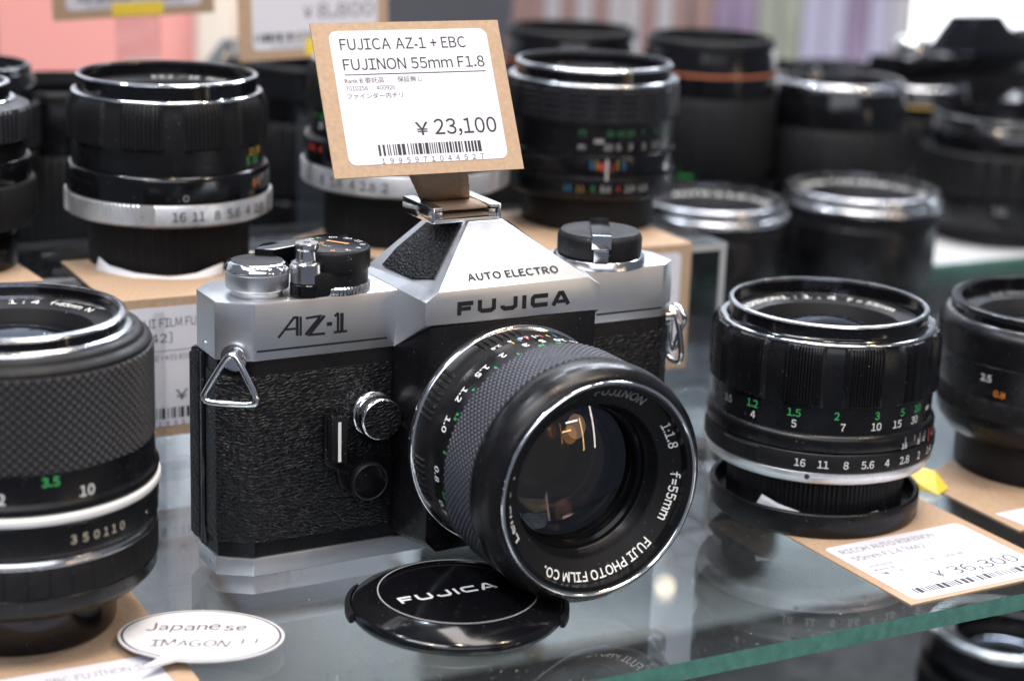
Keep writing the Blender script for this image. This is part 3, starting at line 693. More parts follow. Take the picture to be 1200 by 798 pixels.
# ---- lens with green and white scale, right of the camera
RX, RYy = 153.1, 70.5
t = thing("camera_lens", "black lens with green and white distance numbers, sitting in its upturned cap", "lens", (RX, RYy, 0), 0)
def xa(px, r_px=118.0, cx=965.0):          # image column -> angle on the barrel
    return -90+math.degrees(math.asin(max(-1, min(1, (px-cx)/r_px))))+2
ring(t, "mount", BLKM, [(24.2, 2.2), (24.2, 13, 1), (24.2, 15.5, 1)], 20, 480, .1, rfun=grooved(120, .5))
ring(t, "silver_base_ring", ALU, [(26.0, 15.0), (30.0, 16.4), (30.9, 18.2), (30.9, 19.6)], 22, 160, .2)
ring(t, "aperture_ring", BLK, [(30.95, 19.65), (31.15, 20.2), (31.15, 24.4), (30.9, 24.9)], 22, 160, .15)
def agr(a, r, z):
    dd = (math.degrees(a)+90+180) % 360-180
    return r+.35-(.3 if (dd*1.2) % 1 > .5 else 0) if -62 < dd < -38 or 80 < dd < 110 else r
ring(t, "grip_segment", BLKM, [(31.0, 19.9), (31.2, 20.3, 1), (31.2, 24.2, 1), (31.0, 24.6)], 28, 720, .1, rfun=agr)
ring(t, "index_ring", BLK, [(30.3, 24.9), (30.95, 25.4), (30.95, 28.6), (30.0, 29.8)], 22, 160, .3)
ring(t, "distance_scale", BLK, [(29.7, 29.7), (29.9, 37.2)], 22, 160, .1)
ring(t, "focus_ring", BLK, [(30.0, 37.2), (31.0, 37.8, 1), (31.05, 45, 1), (30.9, 51.4, 1), (30.0, 53.0, 1), (29.4, 53.2)], 24, 960, .1, rfun=grooved(240, .42, 12, .55, .95, -87))
ring(t, "chrome_ring", CHR, [(29.0, 53.1), (29.2, 53.5), (29.0, 54.0), (28.0, 54.1)], 25, 160, .1)
ring(t, "front_barrel", BLKG, [(27.4, 54.0), (26.6, 54.8), (26.7, 57.6)], 25.4, 160, .15)
ring(t, "filter_rim", STEEL, [(26.8, 57.6), (27.0, 58.0), (26.6, 58.35)], 25.6, 160, .1)
interior(t, 58.1, 26.8, 9, [("RIKENON", 138, 40, WP), ("1 : 1 . 4", 96, 42, WP), ("f = 55mm", 48, 40, WP), ("RICOH", 190, 30, FAINT)], dome=4.5, rg=17.5)
Z1, Z2 = 34.3, 31.1
def ra(x): return xa(800+x/2.66)
nums(t, [("1.2", ra(207)), ("1.5", ra(310)), ("2", ra(423)), ("3", ra(537)), ("5", ra(615)), ("10", ra(666))], 29.85, Z1-.2, 2.0, GP)
nums(t, [("3.5", ra(152))], 29.85, 33.0, 1.9, FAINT); nums(t, [("4", ra(210)), ("5", ra(312)), ("7", ra(442)), ("10", ra(537)), ("15", ra(601)), ("30", ra(658))], 29.85, Z2, 2.0, WP)
nums(t, [("∞", ra(706))], 29.85, Z2+1.7, 2.2, WP); nums(t, [("m", ra(747))], 29.85, Z1, 1.8, GP); nums(t, [("ft", ra(743))], 29.85, Z2, 1.8, WP)
nums(t, [("16", ra(620)), ("8", ra(667)), ("4", ra(686)), ("4", ra(721)), ("8", ra(737)), ("16", ra(757))], 31.0, 25.3, 1.5, WP)
nums(t, [("|", ra(x)) for x in (622, 652, 670, 688, 722, 737, 750, 760)], 31.0, 27.2, 1.2, WP); nums(t, [("|", ra(706))], 31.0, 25.5, 2.8, RP, off=.04)
nums(t, [("16", ra(337)), ("11", ra(396)), ("8", ra(456)), ("5.6", ra(515)), ("4", ra(570)), ("2.8", ra(623)), ("2", ra(670)), ("1.4", ra(709))], 31.2, 21.2, 2.0, WP)
nums(t, [("●", ra(357))], 31.0, 17.8, 1.3, INK)
# its cap, an upturned shallow cup
cp = thing("lens_cap", "black upturned rear cap holding the green numbered lens", "lens cap", (RX, RYy, .5), 0)
V, F = lathe_vf(chamf([(0.01, 0), (28.0, 0), (28.7, .8), (28.8, 6.5), (28.2, 6.9), (27.3, 6.7), (27.0, 1.6), (.01, 1.5)], .2), 128, close=False)
mesh("cup", V, F, BLK, cp, 30)
# paper slip in the cap
def slip(name, label, pts_top, pts_bot, sub=10, amp=.5):
    V = []; n = sub
    for row in range(4):
        for i in range(n+1):
            f = i/n*(len(pts_top)-1); k = min(int(f), len(pts_top)-2); q = f-k
            a = Vector(pts_top[k]).lerp(Vector(pts_top[k+1]), q); b = Vector(pts_bot[k]).lerp(Vector(pts_bot[k+1]), q)
            V.append(tuple(b.lerp(a, row/3)+Vector((0, amp*.3*sin(i*1.3+row), 0))))
    F = [(r*(n+1)+i, r*(n+1)+i+1, (r+1)*(n+1)+i+1, (r+1)*(n+1)+i) for r in range(3) for i in range(n)]
    o = mesh(name, V, F, PAPER2, None, 60); md = o.modifiers.new("thickness", 'SOLIDIFY'); md.thickness = .18*S
    return tag(o, label, "paper slip")
slip("paper_slip", "white paper slip tucked in the upturned cap under the lens", [(RX-17, RYy-20.5, 9.6), (RX-13, RYy-22.8, 8.0), (RX-6, RYy-25.4, 6.3), (RX+2, RYy-26.4, 5.6), (RX+9, RYy-24.8, 6.3), (RX+14, RYy-22.6, 6.9)],
     [(RX-19, RYy-19.4, 5), (RX-13, RYy-22.5, 4), (RX-6, RYy-25.2, 3.5), (RX+2, RYy-26.2, 3.5), (RX+9, RYy-24.6, 3.5), (RX+14, RYy-22.4, 3.5)])

# ---- kraft card under that lens
B0 = Vector((167.5, 1.0, .42)); uc = Vector((cos(RD(29.7)), sin(RD(29.7)), 0)); vc = Vector((-.497, .868, 0)); vc = (vc-uc*vc.dot(uc)).normalized()
def rik_text(W, H):
    X = lambda f: f*W; Yv = lambda f: 44*(1-f)-1
    return [("printed_title", GREY, [fit_text("RICOH AUTO RIKENON", X(.10), X(.70), 32.5, 2.6), fit_text("55mm F1.4 [M42]", X(.10), X(.58), 27.5, 2.6)]),
            ("printed_remarks", GREY, [fit_text("200458", X(.11), X(.26), 22.6, 1.1), fit_text("Rank B　　この状態で保証無し", X(.11), X(.72), 20.0, 1.3), fit_text("薄クモリ", X(.11), X(.30), 17.4, 1.2)]),
            ("printed_price", INK, [fit_text("¥36,300", X(.34), X(.88), 10.2, 4.6, .002)]),
            ("barcode", INK, barcode(X(.12), X(.93), 4.4, 7.4, 8)+[fit_text(ch, X(.15+i*.062), None, 2.2, 1.2) for i, ch in enumerate("1995978036300")])]
t, P, plate = price_tag("price_tag", "kraft card with white label reading ¥36,300, lying at the shelf's front right edge", B0, uc, vc, 52, 86, rik_text, lab=(2.6, 48.6, 1.6, 38))
tp_ = mesh("yellow_tape", [(183.5, 85, .6), (190, 79.5, .6), (194, 84.5, 1.0), (188, 92.5, 3.0), (184.0, 93, 5.0), (181, 89, 3.5), (190.5, 88.0, 4.8)],
          [(0, 1, 5), (1, 6, 5), (1, 2, 6), (2, 3, 6), (3, 4, 6), (4, 5, 6)], YEL, None, flat=True)
md = tp_.modifiers.new("thickness", 'SOLIDIFY'); md.thickness = .25*S; tag(tp_, "folded piece of yellow tape on the kraft card behind the upturned cap", "tape")

# ---- lens at the right edge with its card
UX, UY = 226.0, 110.5
t = thing("camera_lens", "black lens with orange numeral on its barrel, cut by the right picture edge", "lens", (UX, UY, .5))
ring(t, "mount", BLKM, [(24.5, 0), (24.7, .6), (24.7, 13)], 18, 128, .3)
ring(t, "lower_barrel", BLK, [(27.5, 11.5), (30.6, 15.5), (31.2, 18), (31.2, 23)], 20, 128, .3)
ring(t, "aperture_ring", BLKM, [(31.4, 20), (31.9, 20.6, 1), (31.9, 25.4, 1), (31.4, 26)], 26, 640, .2, rfun=grooved(200, .35))
ring(t, "distance_scale", BLK, [(31.6, 26.0), (32.0, 28), (32.4, 36)], 26, 128, .2)
ring(t, "focus_ring", BLK, [(32.5, 36.0), (32.7, 44), (31.0, 46.6)], 26, 128, .5)
ring(t, "front_barrel", BLKG, [(29.8, 46.4), (29.4, 50)], 27, 128, .2); ring(t, "filter_rim", BLKG, [(29.3, 48.2), (30.2, 49.6), (29.7, 50.3)], 28, 128, .2)
ring(t, "chrome_ring", STEEL, [(30.0, 44.7), (30.9, 45.9), (30.6, 46.9)], 28, 128, .1)
interior(t, 50.2, 29.5, 8, [("1:4 50mm", 105, 36, FAINT)])
nums(t, [("2.5", -137)], 32.25, 31.5, 1.9, WP); nums(t, [("0.8", -129), ("1", -102)], 32.0, 27.6, 1.9, OP); nums(t, [("4", -96)], 32.1, 31.5, 1.5, WP)
Vc = [(186.2, 92, .04), (207.0, 54, .04), (245, 75, .04), (216, 130, .04)]
t = thing("price_tag", "kraft card under the lens at the right picture edge", "price tag")
mesh("card", Vc+[(x, y, .45) for x, y, z in Vc], [(3, 2, 1, 0), (4, 5, 6, 7), (0, 1, 5, 4), (1, 2, 6, 5), (2, 3, 7, 6), (3, 0, 4, 7)], KRAFT, t, flat=True)
Vc = [(203, 66, .5), (209.5, 57.5, .5), (240, 74, .5), (233, 84, .5)]
mesh("paper_label", Vc+[(x, y, .6) for x, y, z in Vc], [(3, 2, 1, 0), (4, 5, 6, 7), (0, 1, 5, 4), (1, 2, 6, 5), (2, 3, 7, 6), (3, 0, 4, 7)], PAPER, t, flat=True)

# ---- risers (clear acrylic U-shaped steps)
def riser(name, label, a0, a1, o0, o1, h=50.0, th=2.6):
    t = thing(name, label, "display riser", W2(a0, o0), YAW)
    Wd, D = a1-a0, o1-o0
    box(t, "top_plate", ACR, 0, Wd, 0, D, h-th, h, .3)
    box(t, "leg_panel", ACR, 0, th, .1, D-.1, 0, h-th-.02, .2); box(t, "leg_panel", ACR, Wd-th, Wd, .1, D-.1, 0, h-th-.02, .2)
    box(t, "polished_edge", ACRE, .2, Wd-.2, -.25, -.02, h-th+.2, h-.2, 0); box(t, "polished_edge", ACRE, .2, Wd-.2, D+.02, D+.25, h-th+.2, h-.2, 0)
    box(t, "polished_edge", ACRE, Wd-th+.2, Wd-.2, -.22, .08, .1, h-th, 0); box(t, "polished_edge", ACRE, .2, th-.2, -.22, .08, .1, h-th, 0)
    box(t, "polished_edge", ACRE, Wd+.02, Wd+.2, .2, D-.2, h-th+.5, h-.5, 0)
    box(t, "foot_bar", ACR, 2.7, Wd-2.7, .3, 3.0, 0, 3.0, .2)
    return t
riser("display_riser", "clear acrylic riser at left under the lens with silver aperture ring", -115, 90, 80.5, 160)
riser("display_riser", "clear acrylic riser behind the camera's right shoulder, under a black lens", 103, 203, 91, 166)
box(thing("display_riser", "short clear acrylic foot between the camera and the front left lens", "display riser", W2(7.5, 78.2), YAW), "foot", ACR, 0, 3, 0, 2, 0, 47, .3)

# ---- lens on the left riser (silver aperture ring)
TX, TY = -34.9, 122.9
def silver_ring_lens(x, y, z, k, label, ph, full=True):
    t = thing("camera_lens", label, "lens", (x, y, z), 0)
    g = lambda L: [(r*k, zz*k)+tuple(q) for r, zz, *q in L]
    ring(t, "mount", BLKM, g([(23.3, 0), (23.5, .6, 1), (23.5, 12.5, 1), (23.4, 15.2)]), 18, 480, .2, rfun=grooved(110, .45))
    def sr(a, r, zz):
        d = (math.degrees(a)-ph) % 60
        if d < 26: return r-(.35 if int(d/1.3) % 2 else 0)
        return r-.45 if d < 33 else r
    def sr2(a, r, zz):
        dd = (math.degrees(a)+90-ph+180) % 360-180
        return r-.1 if 4 < dd < 78 else sr(a, r, zz)
    ring(t, "aperture_ring", ALU, g([(28.5, 15.3), (30.2, 16.2, 1), (30.2, 21.6, 1), (29.9, 22.0)]), 20*k, 960, .15, rfun=sr2)
    ring(t, "index_ring", BLKG, g([(29.5, 22.0), (29.5, 28.6), (28.9, 29.8), (28.0, 30.0)]), 20*k, 160, .3)
    ring(t, "distance_scale", BLK, g([(27.9, 30.0), (27.9, 37.0)]), 20*k, 128, .1)
    ring(t, "focus_ring", BLKM, g([(27.9, 37.0), (29.0, 37.6, 1), (29.1, 42, 1), (29.0, 46.6, 1), (28.2, 49.0, 1), (27.4, 50.0)]), 22*k, 960, .2, rfun=grooved(150, .45, 10, .58, .95, ph-105))
    ring(t, "chrome_ring", CHR, g([(27.3, 49.9), (27.6, 50.3), (27.3, 50.8), (26.4, 51)]), 24*k, 160, .1)
    ring(t, "front_barrel", BLKG, g([(26.0, 50.9), (25.9, 54.7)]), 24.6*k, 160, .1)
    ring(t, "filter_rim", CHR, g([(25.9, 54.6), (26.15, 55.0), (25.8, 55.4)]), 24.9*k, 160, .08)
    interior(t, 55.2*k, 26.0*k, 8.5, [("1:2.2 / 55   FUJI", 82, 62, WP)] if full else [])
    return t
t = silver_ring_lens(TX, TY, 50.5, 1.0, "black lens with a silver numbered ring, standing on the left riser", 0)
def ta(x): return -90+math.degrees(math.asin(max(-1, min(1, (x-560)/342))))
nums(t, [("16", ta(653)), ("11", ta(712)), ("8", ta(766)), ("5.6", ta(812)), ("4", ta(850)), ("2.8", ta(877))], 30.3, 17.6, 2.6, INK)
nums(t, [("○", ta(676))], 29.5, 23.2, 1.6, FAINT)
nums(t, [("5", -26), ("10", -18)], 28.0, 31.5, 2.0, GP); nums(t, [("15", -22), ("30", -14)], 28.0, 34.0, 2.0, YP); nums(t, [("8 4", -22)], 29.5, 25.2, 2.0, OP)
slip("paper_slip", "torn white paper slip under the lens with silver aperture ring", [(TX-17, TY-18.5, 54.6), (TX-13.5, TY-21.5, 53.0), (TX-5, TY-25.3, 51.9), (TX+5, TY-26, 51.4), (TX+12, TY-24.0, 52.2), (TX+19, TY-19.0, 54.4)],
     [(TX-18, TY-20, 50.7), (TX-13, TY-23, 50.7), (TX-5, TY-27.4, 50.7), (TX+5, TY-28, 50.7), (TX+12, TY-25.6, 50.7), (TX+19, TY-21, 50.8)])
# kraft card folded over the front of the left riser
eu = Vector((cos(YAW), sin(YAW), 0))
O = Vector(W2(-4.5, 80.5-1.1, 50.5-39.5))
t, P, plate = price_tag("price_tag", "kraft card with white label hanging over the left riser's front, half hidden by the camera", O, eu, (0, 0, 1), 52, 39.5,
    side_text([("FUJI FILM FUJINON 55mm F1.8", .93), ("[M42]", .335)], [("保証14日初期不良のみ", .66)], "¥15,400", "1995966543210", 3))
plate("card_fold", KRAFT, [(0, 39.52), (52, 39.52), (52, 39.9), (0, 39.9)], -50, .0)
# ---- second silver-ring lens behind the tag
t = silver_ring_lens(32.0, 170.0, 50.6, 1.10, "black lens with silver ring, partly hidden behind the upright price tag", -60, False)
def ma_(px): return -90+math.degrees(math.asin((px-472)/122))
nums(t, [("11", ma_(362)), ("8", ma_(383)), ("5.6", ma_(400)), ("4", ma_(419)), ("2.8", ma_(437)), ("2", ma_(457))], 33.2, 19.2, 2.8, INK)
nums(t, [("8", ma_(364)), ("11", ma_(373))], 30.8, 38.5, 1.8, GP); nums(t, [("15", ma_(372)), ("7", ma_(382))], 30.8, 35.5, 1.8, WP)
nums(t, [("16 8", ma_(366)), ("4", ma_(378))], 32.5, 28.5, 2.0, RP)
t = thing("price_tag", "kraft card lying on the left riser, under the lens behind the upright tag", "price tag")
cds = [W2(a, o, 50.05) for a, o in ((62, 118), (88, 118), (88, 158), (62, 158))]
cds = [(-2, 155, 50.05), (30, 130, 50.05), (52, 160, 50.05), (13, 186, 50.05)]
mesh("card", cds+[(x, y, 50.5) for x, y, z in cds], [(3, 2, 1, 0), (4, 5, 6, 7), (0, 1, 5, 4), (1, 2, 6, 5), (2, 3, 7, 6), (3, 0, 4, 7)], KRAFT, t, flat=True)

# ---- lens on the right riser
QX, QY = 92.2, 208.8
QX, QY = 91.5, 200.0
t = thing("camera_lens", "black lens with coloured aperture numbers on the riser, right of the upright tag", "lens", (QX, QY, 50.6))
kq = .975
ring(t, "mount", BLKM, [(22.0, 0), (22.2, .6), (22.2, 13)], 16, 128, .3)
ring(t, "aperture_ring", BLK, [(26.5, 11.5), (28.1, 12.6), (28.1, 19.0), (27.8, 19.6)], 16, 128, .4)
ring(t, "index_ring", BLKG, [(26.8, 19.6), (28.0, 20.0), (28.1, 25.5), (27.8, 26.6)], 20, 128, .4)
ring(t, "distance_scale", BLK, [(27.2, 26.6), (27.2, 36.2)], 20, 128, .2)
def rb_(a, r, z):
    t1 = (a*20/(2*pi)) % 1
    if t1 > .7: return r-.7
    zz = (z-37.5)/2.0 % 1
    return r-(.6 if zz > .55 else 0)-(.4 if (t1*4.3) % 1 > .6 else 0)
prof = [(27.6, 36.2)]+[(28.6, 37.2+i*.33, 1) for i in range(31)]+[(28.0, 47.8)]
ring(t, "focus_ring", RUBD, prof, 22, 720, .2, rfun=rb_)
ring(t, "chrome_ring", STEEL, [(27.8, 47.8), (28.2, 48.3), (27.9, 48.9), (26.4, 49.3)], 24, 128, .15)
ring(t, "front_barrel", BLKG, [(25.8, 49.3), (25.5, 52.5)], 24, 128, .1); ring(t, "filter_rim", CHR, [(25.6, 52.4), (25.9, 53.0), (25.4, 53.6)], 24.5, 128, .1)
interior(t, 53.3, 25.6, 12)
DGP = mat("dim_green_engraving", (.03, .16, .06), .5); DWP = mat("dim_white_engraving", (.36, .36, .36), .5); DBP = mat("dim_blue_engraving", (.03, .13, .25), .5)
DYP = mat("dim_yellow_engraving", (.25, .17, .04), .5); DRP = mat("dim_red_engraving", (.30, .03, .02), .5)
def qa(x): return -90+math.degrees(math.asin(max(-1, min(1, (x-355)/312))))
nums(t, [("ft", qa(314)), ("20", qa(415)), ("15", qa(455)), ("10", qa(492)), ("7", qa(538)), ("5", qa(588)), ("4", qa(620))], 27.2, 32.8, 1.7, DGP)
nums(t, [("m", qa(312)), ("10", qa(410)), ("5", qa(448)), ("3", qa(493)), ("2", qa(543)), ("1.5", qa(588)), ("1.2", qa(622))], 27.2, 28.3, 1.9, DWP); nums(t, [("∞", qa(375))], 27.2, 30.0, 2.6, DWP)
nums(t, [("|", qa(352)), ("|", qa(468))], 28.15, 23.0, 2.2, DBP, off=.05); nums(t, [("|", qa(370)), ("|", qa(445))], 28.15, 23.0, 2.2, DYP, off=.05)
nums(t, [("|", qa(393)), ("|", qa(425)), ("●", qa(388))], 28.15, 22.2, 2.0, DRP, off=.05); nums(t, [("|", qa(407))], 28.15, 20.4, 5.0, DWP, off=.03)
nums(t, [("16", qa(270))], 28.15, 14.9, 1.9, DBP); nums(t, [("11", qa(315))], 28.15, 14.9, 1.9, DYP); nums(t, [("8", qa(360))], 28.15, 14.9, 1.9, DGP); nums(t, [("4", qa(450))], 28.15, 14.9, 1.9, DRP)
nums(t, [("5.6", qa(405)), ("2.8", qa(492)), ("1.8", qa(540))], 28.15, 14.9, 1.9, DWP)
# card folded over the front right corner of the right riser
O = Vector(W2(136.8, 91-1.1, 50.5-41))
t, P, plate = price_tag("price_tag", "kraft card hanging on the right riser's front, beside the camera's right strap lug", O, eu, (0, 0, 1), 52, 41,
    side_text([("FUJI PHOTO FILM", .85), ("FUJINON 55mm", .8)], [("Rank B 保証無し", .6)], "¥13,200", "1995966543777", 4))
plate("card_fold", KRAFT, [(0, 41.02), (52, 41.02), (52, 41.4), (0, 41.4)], -62, .0)

# ---- big lens, front left
GX, GY = -42.0, -26.8
t = thing("camera_lens", "large black lens with diamond-patterned grip and white ring, front left corner", "lens", (GX, GY, .6))
V, F = lathe_vf(chamf([(.01, 0), (20.4, 0), (21.2, 1), (21.6, 11.5), (.01, 11.4)], .4), 128, close=False)
mesh("rear_cap", V, F, BLKG, t, 30)
ring(t, "mount_flange", BLK, [(22, 10.8), (28.0, 11.6), (30.6, 14.2), (30.8, 17.6)], 14, 128, .3)
ring(t, "aperture_ring", BLKM, [(30.6, 17.6), (31.0, 18.0, 1), (31.0, 23.4, 1), (30.6, 24.2)], 24, 720, .3, rfun=lambda a, r, z: r-(.25 if (a*40/(2*pi)) % 1 > .93 else 0))
ring(t, "polished_line", STEEL, [(30.6, 24.2), (30.9, 24.8), (30.4, 25.7), (30.2, 26)], 24, 160, .2)
ring(t, "serial_ring", BLK, [(30.3, 26), (31.2, 27.5), (31.3, 33.8)], 24, 160, .2)
ring(t, "white_ring", mat("white_enamel_ring", (.72, .72, .72), .35), [(31.4, 34.2), (31.8, 34.7), (31.8, 36.0), (31.4, 36.4)], 24, 160, .3)
ring(t, "distance_scale", BLK, [(31.2, 36.7), (31.5, 38.2), (30.6, 39.0), (30.4, 45.6)], 24, 160, .2)
knurl(t, "focus_grip", RUBB, 30.1, 45.6, 66.4, 176, 20, .6)
ring(t, "front_barrel", BLKM, [(30.2, 66.4), (30.2, 67.3), (29.0, 68.2), (28.4, 68.4), (28.2, 69.3), (27.2, 69.9)], 22, 160, .25)
ring(t, "polished_line", STEEL, [(26.6, 69.9), (26.3, 70.5), (25.6, 70.9)], 22, 160, .15)
ring(t, "front_barrel", BLKG, [(24.8, 70.7), (24.6, 72.6)], 23.2, 160, .1); ring(t, "filter_rim", STEEL, [(24.6, 72.5), (24.9, 73.0), (24.3, 73.5)], 23.4, 160, .12)
interior(t, 73.3, 24.6, 7, [("1 : 4", 97, 20, WP), ("f=85mm", 68, 24, WP), ("N", 49, 5, WP)], name_r=17.8, glass=LG_CLR, rg=16)
nums(t, [("4", -87.5), ("3.5", -62)], 30.45, 42.7, 2.0, GP, off=.02); nums(t, [("12", -83), ("10", -47)], 30.65, 39.4, 2.3, WP, off=.02)
nums(t, [("3", -54), ("5", -49), ("0", -44), ("1", -39.5), ("1", -35.5), ("0", -31), ("•", -14)], 31.3, 29.4, 1.9, mat("ivory_engraving", (.55, .48, .38), .5))
# kraft card with label and speech-bubble card
uL = Vector((cos(RD(27.5)), sin(RD(27.5)), 0)); vL = Vector((-sin(RD(27.5)), cos(RD(27.5)), 0))
O = Vector((3.6, -55.1, .45))-uL*56-vL*12
def big_text(W, H):
    return [("printed_title", GREY, [fit_text("EBC FUJINON SF", W*.46, W*.86, 22.5, 2.6)]), ("printed_price", INK, [fit_text("¥85,800", W*.4, W*.88, 10, 4.5)])]
t, P, plate = price_tag("price_tag", "kraft card with white label under the large front left lens", O, uL, vL, 56, 66, big_text, lab=(4.0, 50.5, 2, 29.0))
sb = thing("speech_bubble_card", "white speech-bubble card handwritten Japanese IMAGON, in front of the large left lens", "card", (0.8, -37.0, 3.0))
ell = [(18.6*cos(a)*1.0, 13.6*sin(a)) for a in [2*pi*i/72 for i in range(72)]]
# put the tail between two outline points at the lower left
k0 = 48
outl = ell[:46]+[(-7.2, -12.4), (-11.0, -19.5), (-3.2, -13.4)]+ell[53:]
def bub(sc_, z0, z1, m, nm):
    Q = [(x*sc_, y*sc_) for x, y in outl]; n = len(Q)
    V = [(x, y, z0) for x, y in Q]+[(x, y, z1) for x, y in Q]
    return mesh(nm, V, [tuple(range(n))[::-1], tuple(range(n, 2*n))]+[(i, (i+1) % n, n+(i+1) % n, n+i) for i in range(n)], m, sb, flat=True)
bub(1.0, -.35, 0, PAPER2, "card"); bub(.965, .01, .03, PEN, "drawn_outline"); bub(.935, .035, .055, PAPER2, "card_face")
put(sb, "handwriting", PEN, hand("Japanese", -12.5, 2.4, 3.6, .55, 2), lambda x, y: (x*cos(.10)-y*sin(.10), x*sin(.10)+y*cos(.10), .1))
put(sb, "handwriting", PEN, hand("IMAGON", -11.0, -6.2, 3.3, .25, 5)+[ribbon([(9.6, -2.4), (9.2, -5.0)], .42), ribbon([(9.1, -5.7), (9.05, -6.2)], .5), ribbon([(12.6, -2.1), (12.2, -4.8)], .42), ribbon([(12.1, -5.5), (12.05, -6.0)], .5)], lambda x, y: (x*cos(.10)-y*sin(.10), x*sin(.10)+y*cos(.10), .1))
box(sb, "adhesive_pad", PAPER2, -5, 5, -4, 4, -2.8, -.37, .2)

# ---- FUJICA lens cap lying in front of the camera
fc = thing("lens_cap", "round black lens cap marked FUJICA lying in front of the camera", "lens cap", (57.3, -12.2, 0), RD(20))
V, F = lathe_vf(chamf([(.01, .5), (22.5, .5), (23.0, 0), (24.6, 0), (25.6, 1.2), (25.6, 2.2), (24.6, 3.1), (19.7, 5.3), (19.1, 5.35), (18.7, 4.75), (.01, 4.7)], .18), 160, close=False)
mesh("cap_disc", V, F, BLKG, fc, 25)
XF[0] = lambda v: v
ring(fc, "index_line", FAINT, [(19.0, 5.32), (19.05, 5.5)], 18.75, 160, .02)
put(fc, "maker_lettering", mat("silver_print", (.60, .60, .62), .35), [fujica(-12.6, 12.6, -1.8, 1.6, .26)], lambda x, y: (x*cos(RD(8))-y*sin(RD(8))-2.2, x*sin(RD(8))+y*cos(RD(8))+.8, 4.82))
for s_ in (0, 180):
    a = RD(s_-18); 
    V = []
    for i in range(13):
        b = a+RD(-20+40*i/12)
        for r_, z_ in ((25.5, .4), (26.6, .5), (26.6, 2.2), (25.4, 2.9)): V.append((r_*cos(b), r_*sin(b), z_))
    F = [(i*4+j, (i+1)*4+j, (i+1)*4+(j+1) % 4, i*4+(j+1) % 4) for i in range(12) for j in range(4)]+[(0, 1, 2, 3), (51, 50, 49, 48)]
    mesh("release_tab", V, F, BLKM, fc, 30)

# ---- dark lenses at the left edge
t = thing("camera_lens", "black lens at the left picture edge, standing on its cap on the riser", "lens", (-94.8, 108.1, 50.1))
ring(t, "rear_cap", BLKG, [(17.6, 0), (18.0, .5), (18.0, 9.5), (17.6, 10.4)], 5, 128, .3)
ring(t, "mount", BLKM, [(15, 10.4), (17, 12.5)], 5, 96, .2)
ring(t, "aperture_ring", BLKM, [(22.6, 12.8), (24.0, 15.8, 1), (24.0, 25.2, 1), (23.4, 26)], 10, 640, .3, rfun=grooved(160, .25))
ring(t, "index_ring", BLKG, [(22.6, 26), (22.8, 31.8), (22.4, 32.5)], 12, 128, .3); ring(t, "distance_scale", BLK, [(21.4, 32.5), (21.4, 37.6)], 12, 128, .1)
ring(t, "focus_ring", RUBD, [(22.4, 37.6), (23.4, 38.3, 1), (23.4, 46, 1), (22.6, 47), (19.5, 48.2)], 12, 640, .2, rfun=grooved(90, .4, 20, .7, .4))
ring(t, "chrome_ring", CHR, [(18.9, 47.8), (19.1, 48.6), (18.6, 49)], 12, 128, .1); ring(t, "front_barrel", BLKG, [(17.4, 48.8), (17.2, 52.6)], 15, 128, .1); ring(t, "filter_rim", STEEL, [(17.3, 52.5), (17.5, 53), (17.1, 53.4)], 16, 128, .1)
interior(t, 53.3, 17.4, 5)
def plain_lens(x, y, z, r, h, label, name="camera_lens", prof=None, rim=BLKM, band=None, nums_=None, cat="lens", flare=1.0, group=None, inner=True):
    t = thing(name, label, cat, (x, y, z), 0, group)
    ring(t, "mount", BLKM, [(r*.78, 0), (r*.8, h*.14)], r*.5, 64, .3)
    ring(t, "lower_barrel", BLK, [(r*.82, h*.12), (r*.96, h*.18), (r*.97, h*.38)], r*.5, 64, .6)
    ring(t, "focus_ring", BLKM, [(r*.93, h*.38), (r, h*.42, 1), (r, h*.72, 1), (r*.95, h*.75)], r*.6, 240, .5, rfun=grooved(60, r*.02))
    ring(t, "front_barrel", BLKG, [(r*.97, h*.75), (r*.97, h*.86), (r*.92, h*.93), (r*.90, h*.96)], r*.6, 96, .5)
    ring(t, "filter_rim", rim, [(r*.90, h*.955), (r*.91, h*.985), (r*.88, h)], r*.84, 96, .2)
    if inner: interior(t, h-.2, r*.88, h*.14)
    if band: ring(t, "coloured_band", band, [(r*.972, h*.845), (r*.975, h*.858)], r*.6, 96, .1)
    for s, a, zf, m_ in (nums_ or []): nums(t, [(s, a)], r*.985, h*zf, h*.05, m_)
    return t
t = plain_lens(-117, 196, 50, 25.5, 46, "dark lens behind the one at the left picture edge", rim=BLKG)
t = plain_lens(-93, 236, 0, 30, 85, "dark lens between the left edge lenses and the silver ringed lens")
t = thing("price_tag", "plain kraft card on the riser under the left edge lens", "price tag")
cds = [(-84, 123, 50.02), (-72, 84, 50.02), (-118, 70, 50.02), (-128, 118, 50.02)]
cds = [(-81.5, 118, 50.02), (-64.5, 92.0, 50.02), (-110, 70, 50.02), (-125, 100, 50.02)]
mesh("card", cds+[(x, y, 50.1) for x, y, z in cds], [(3, 2, 1, 0), (4, 5, 6, 7), (0, 1, 5, 4), (1, 2, 6, 5), (2, 3, 7, 6), (3, 0, 4, 7)], KRAFT, t, flat=True)

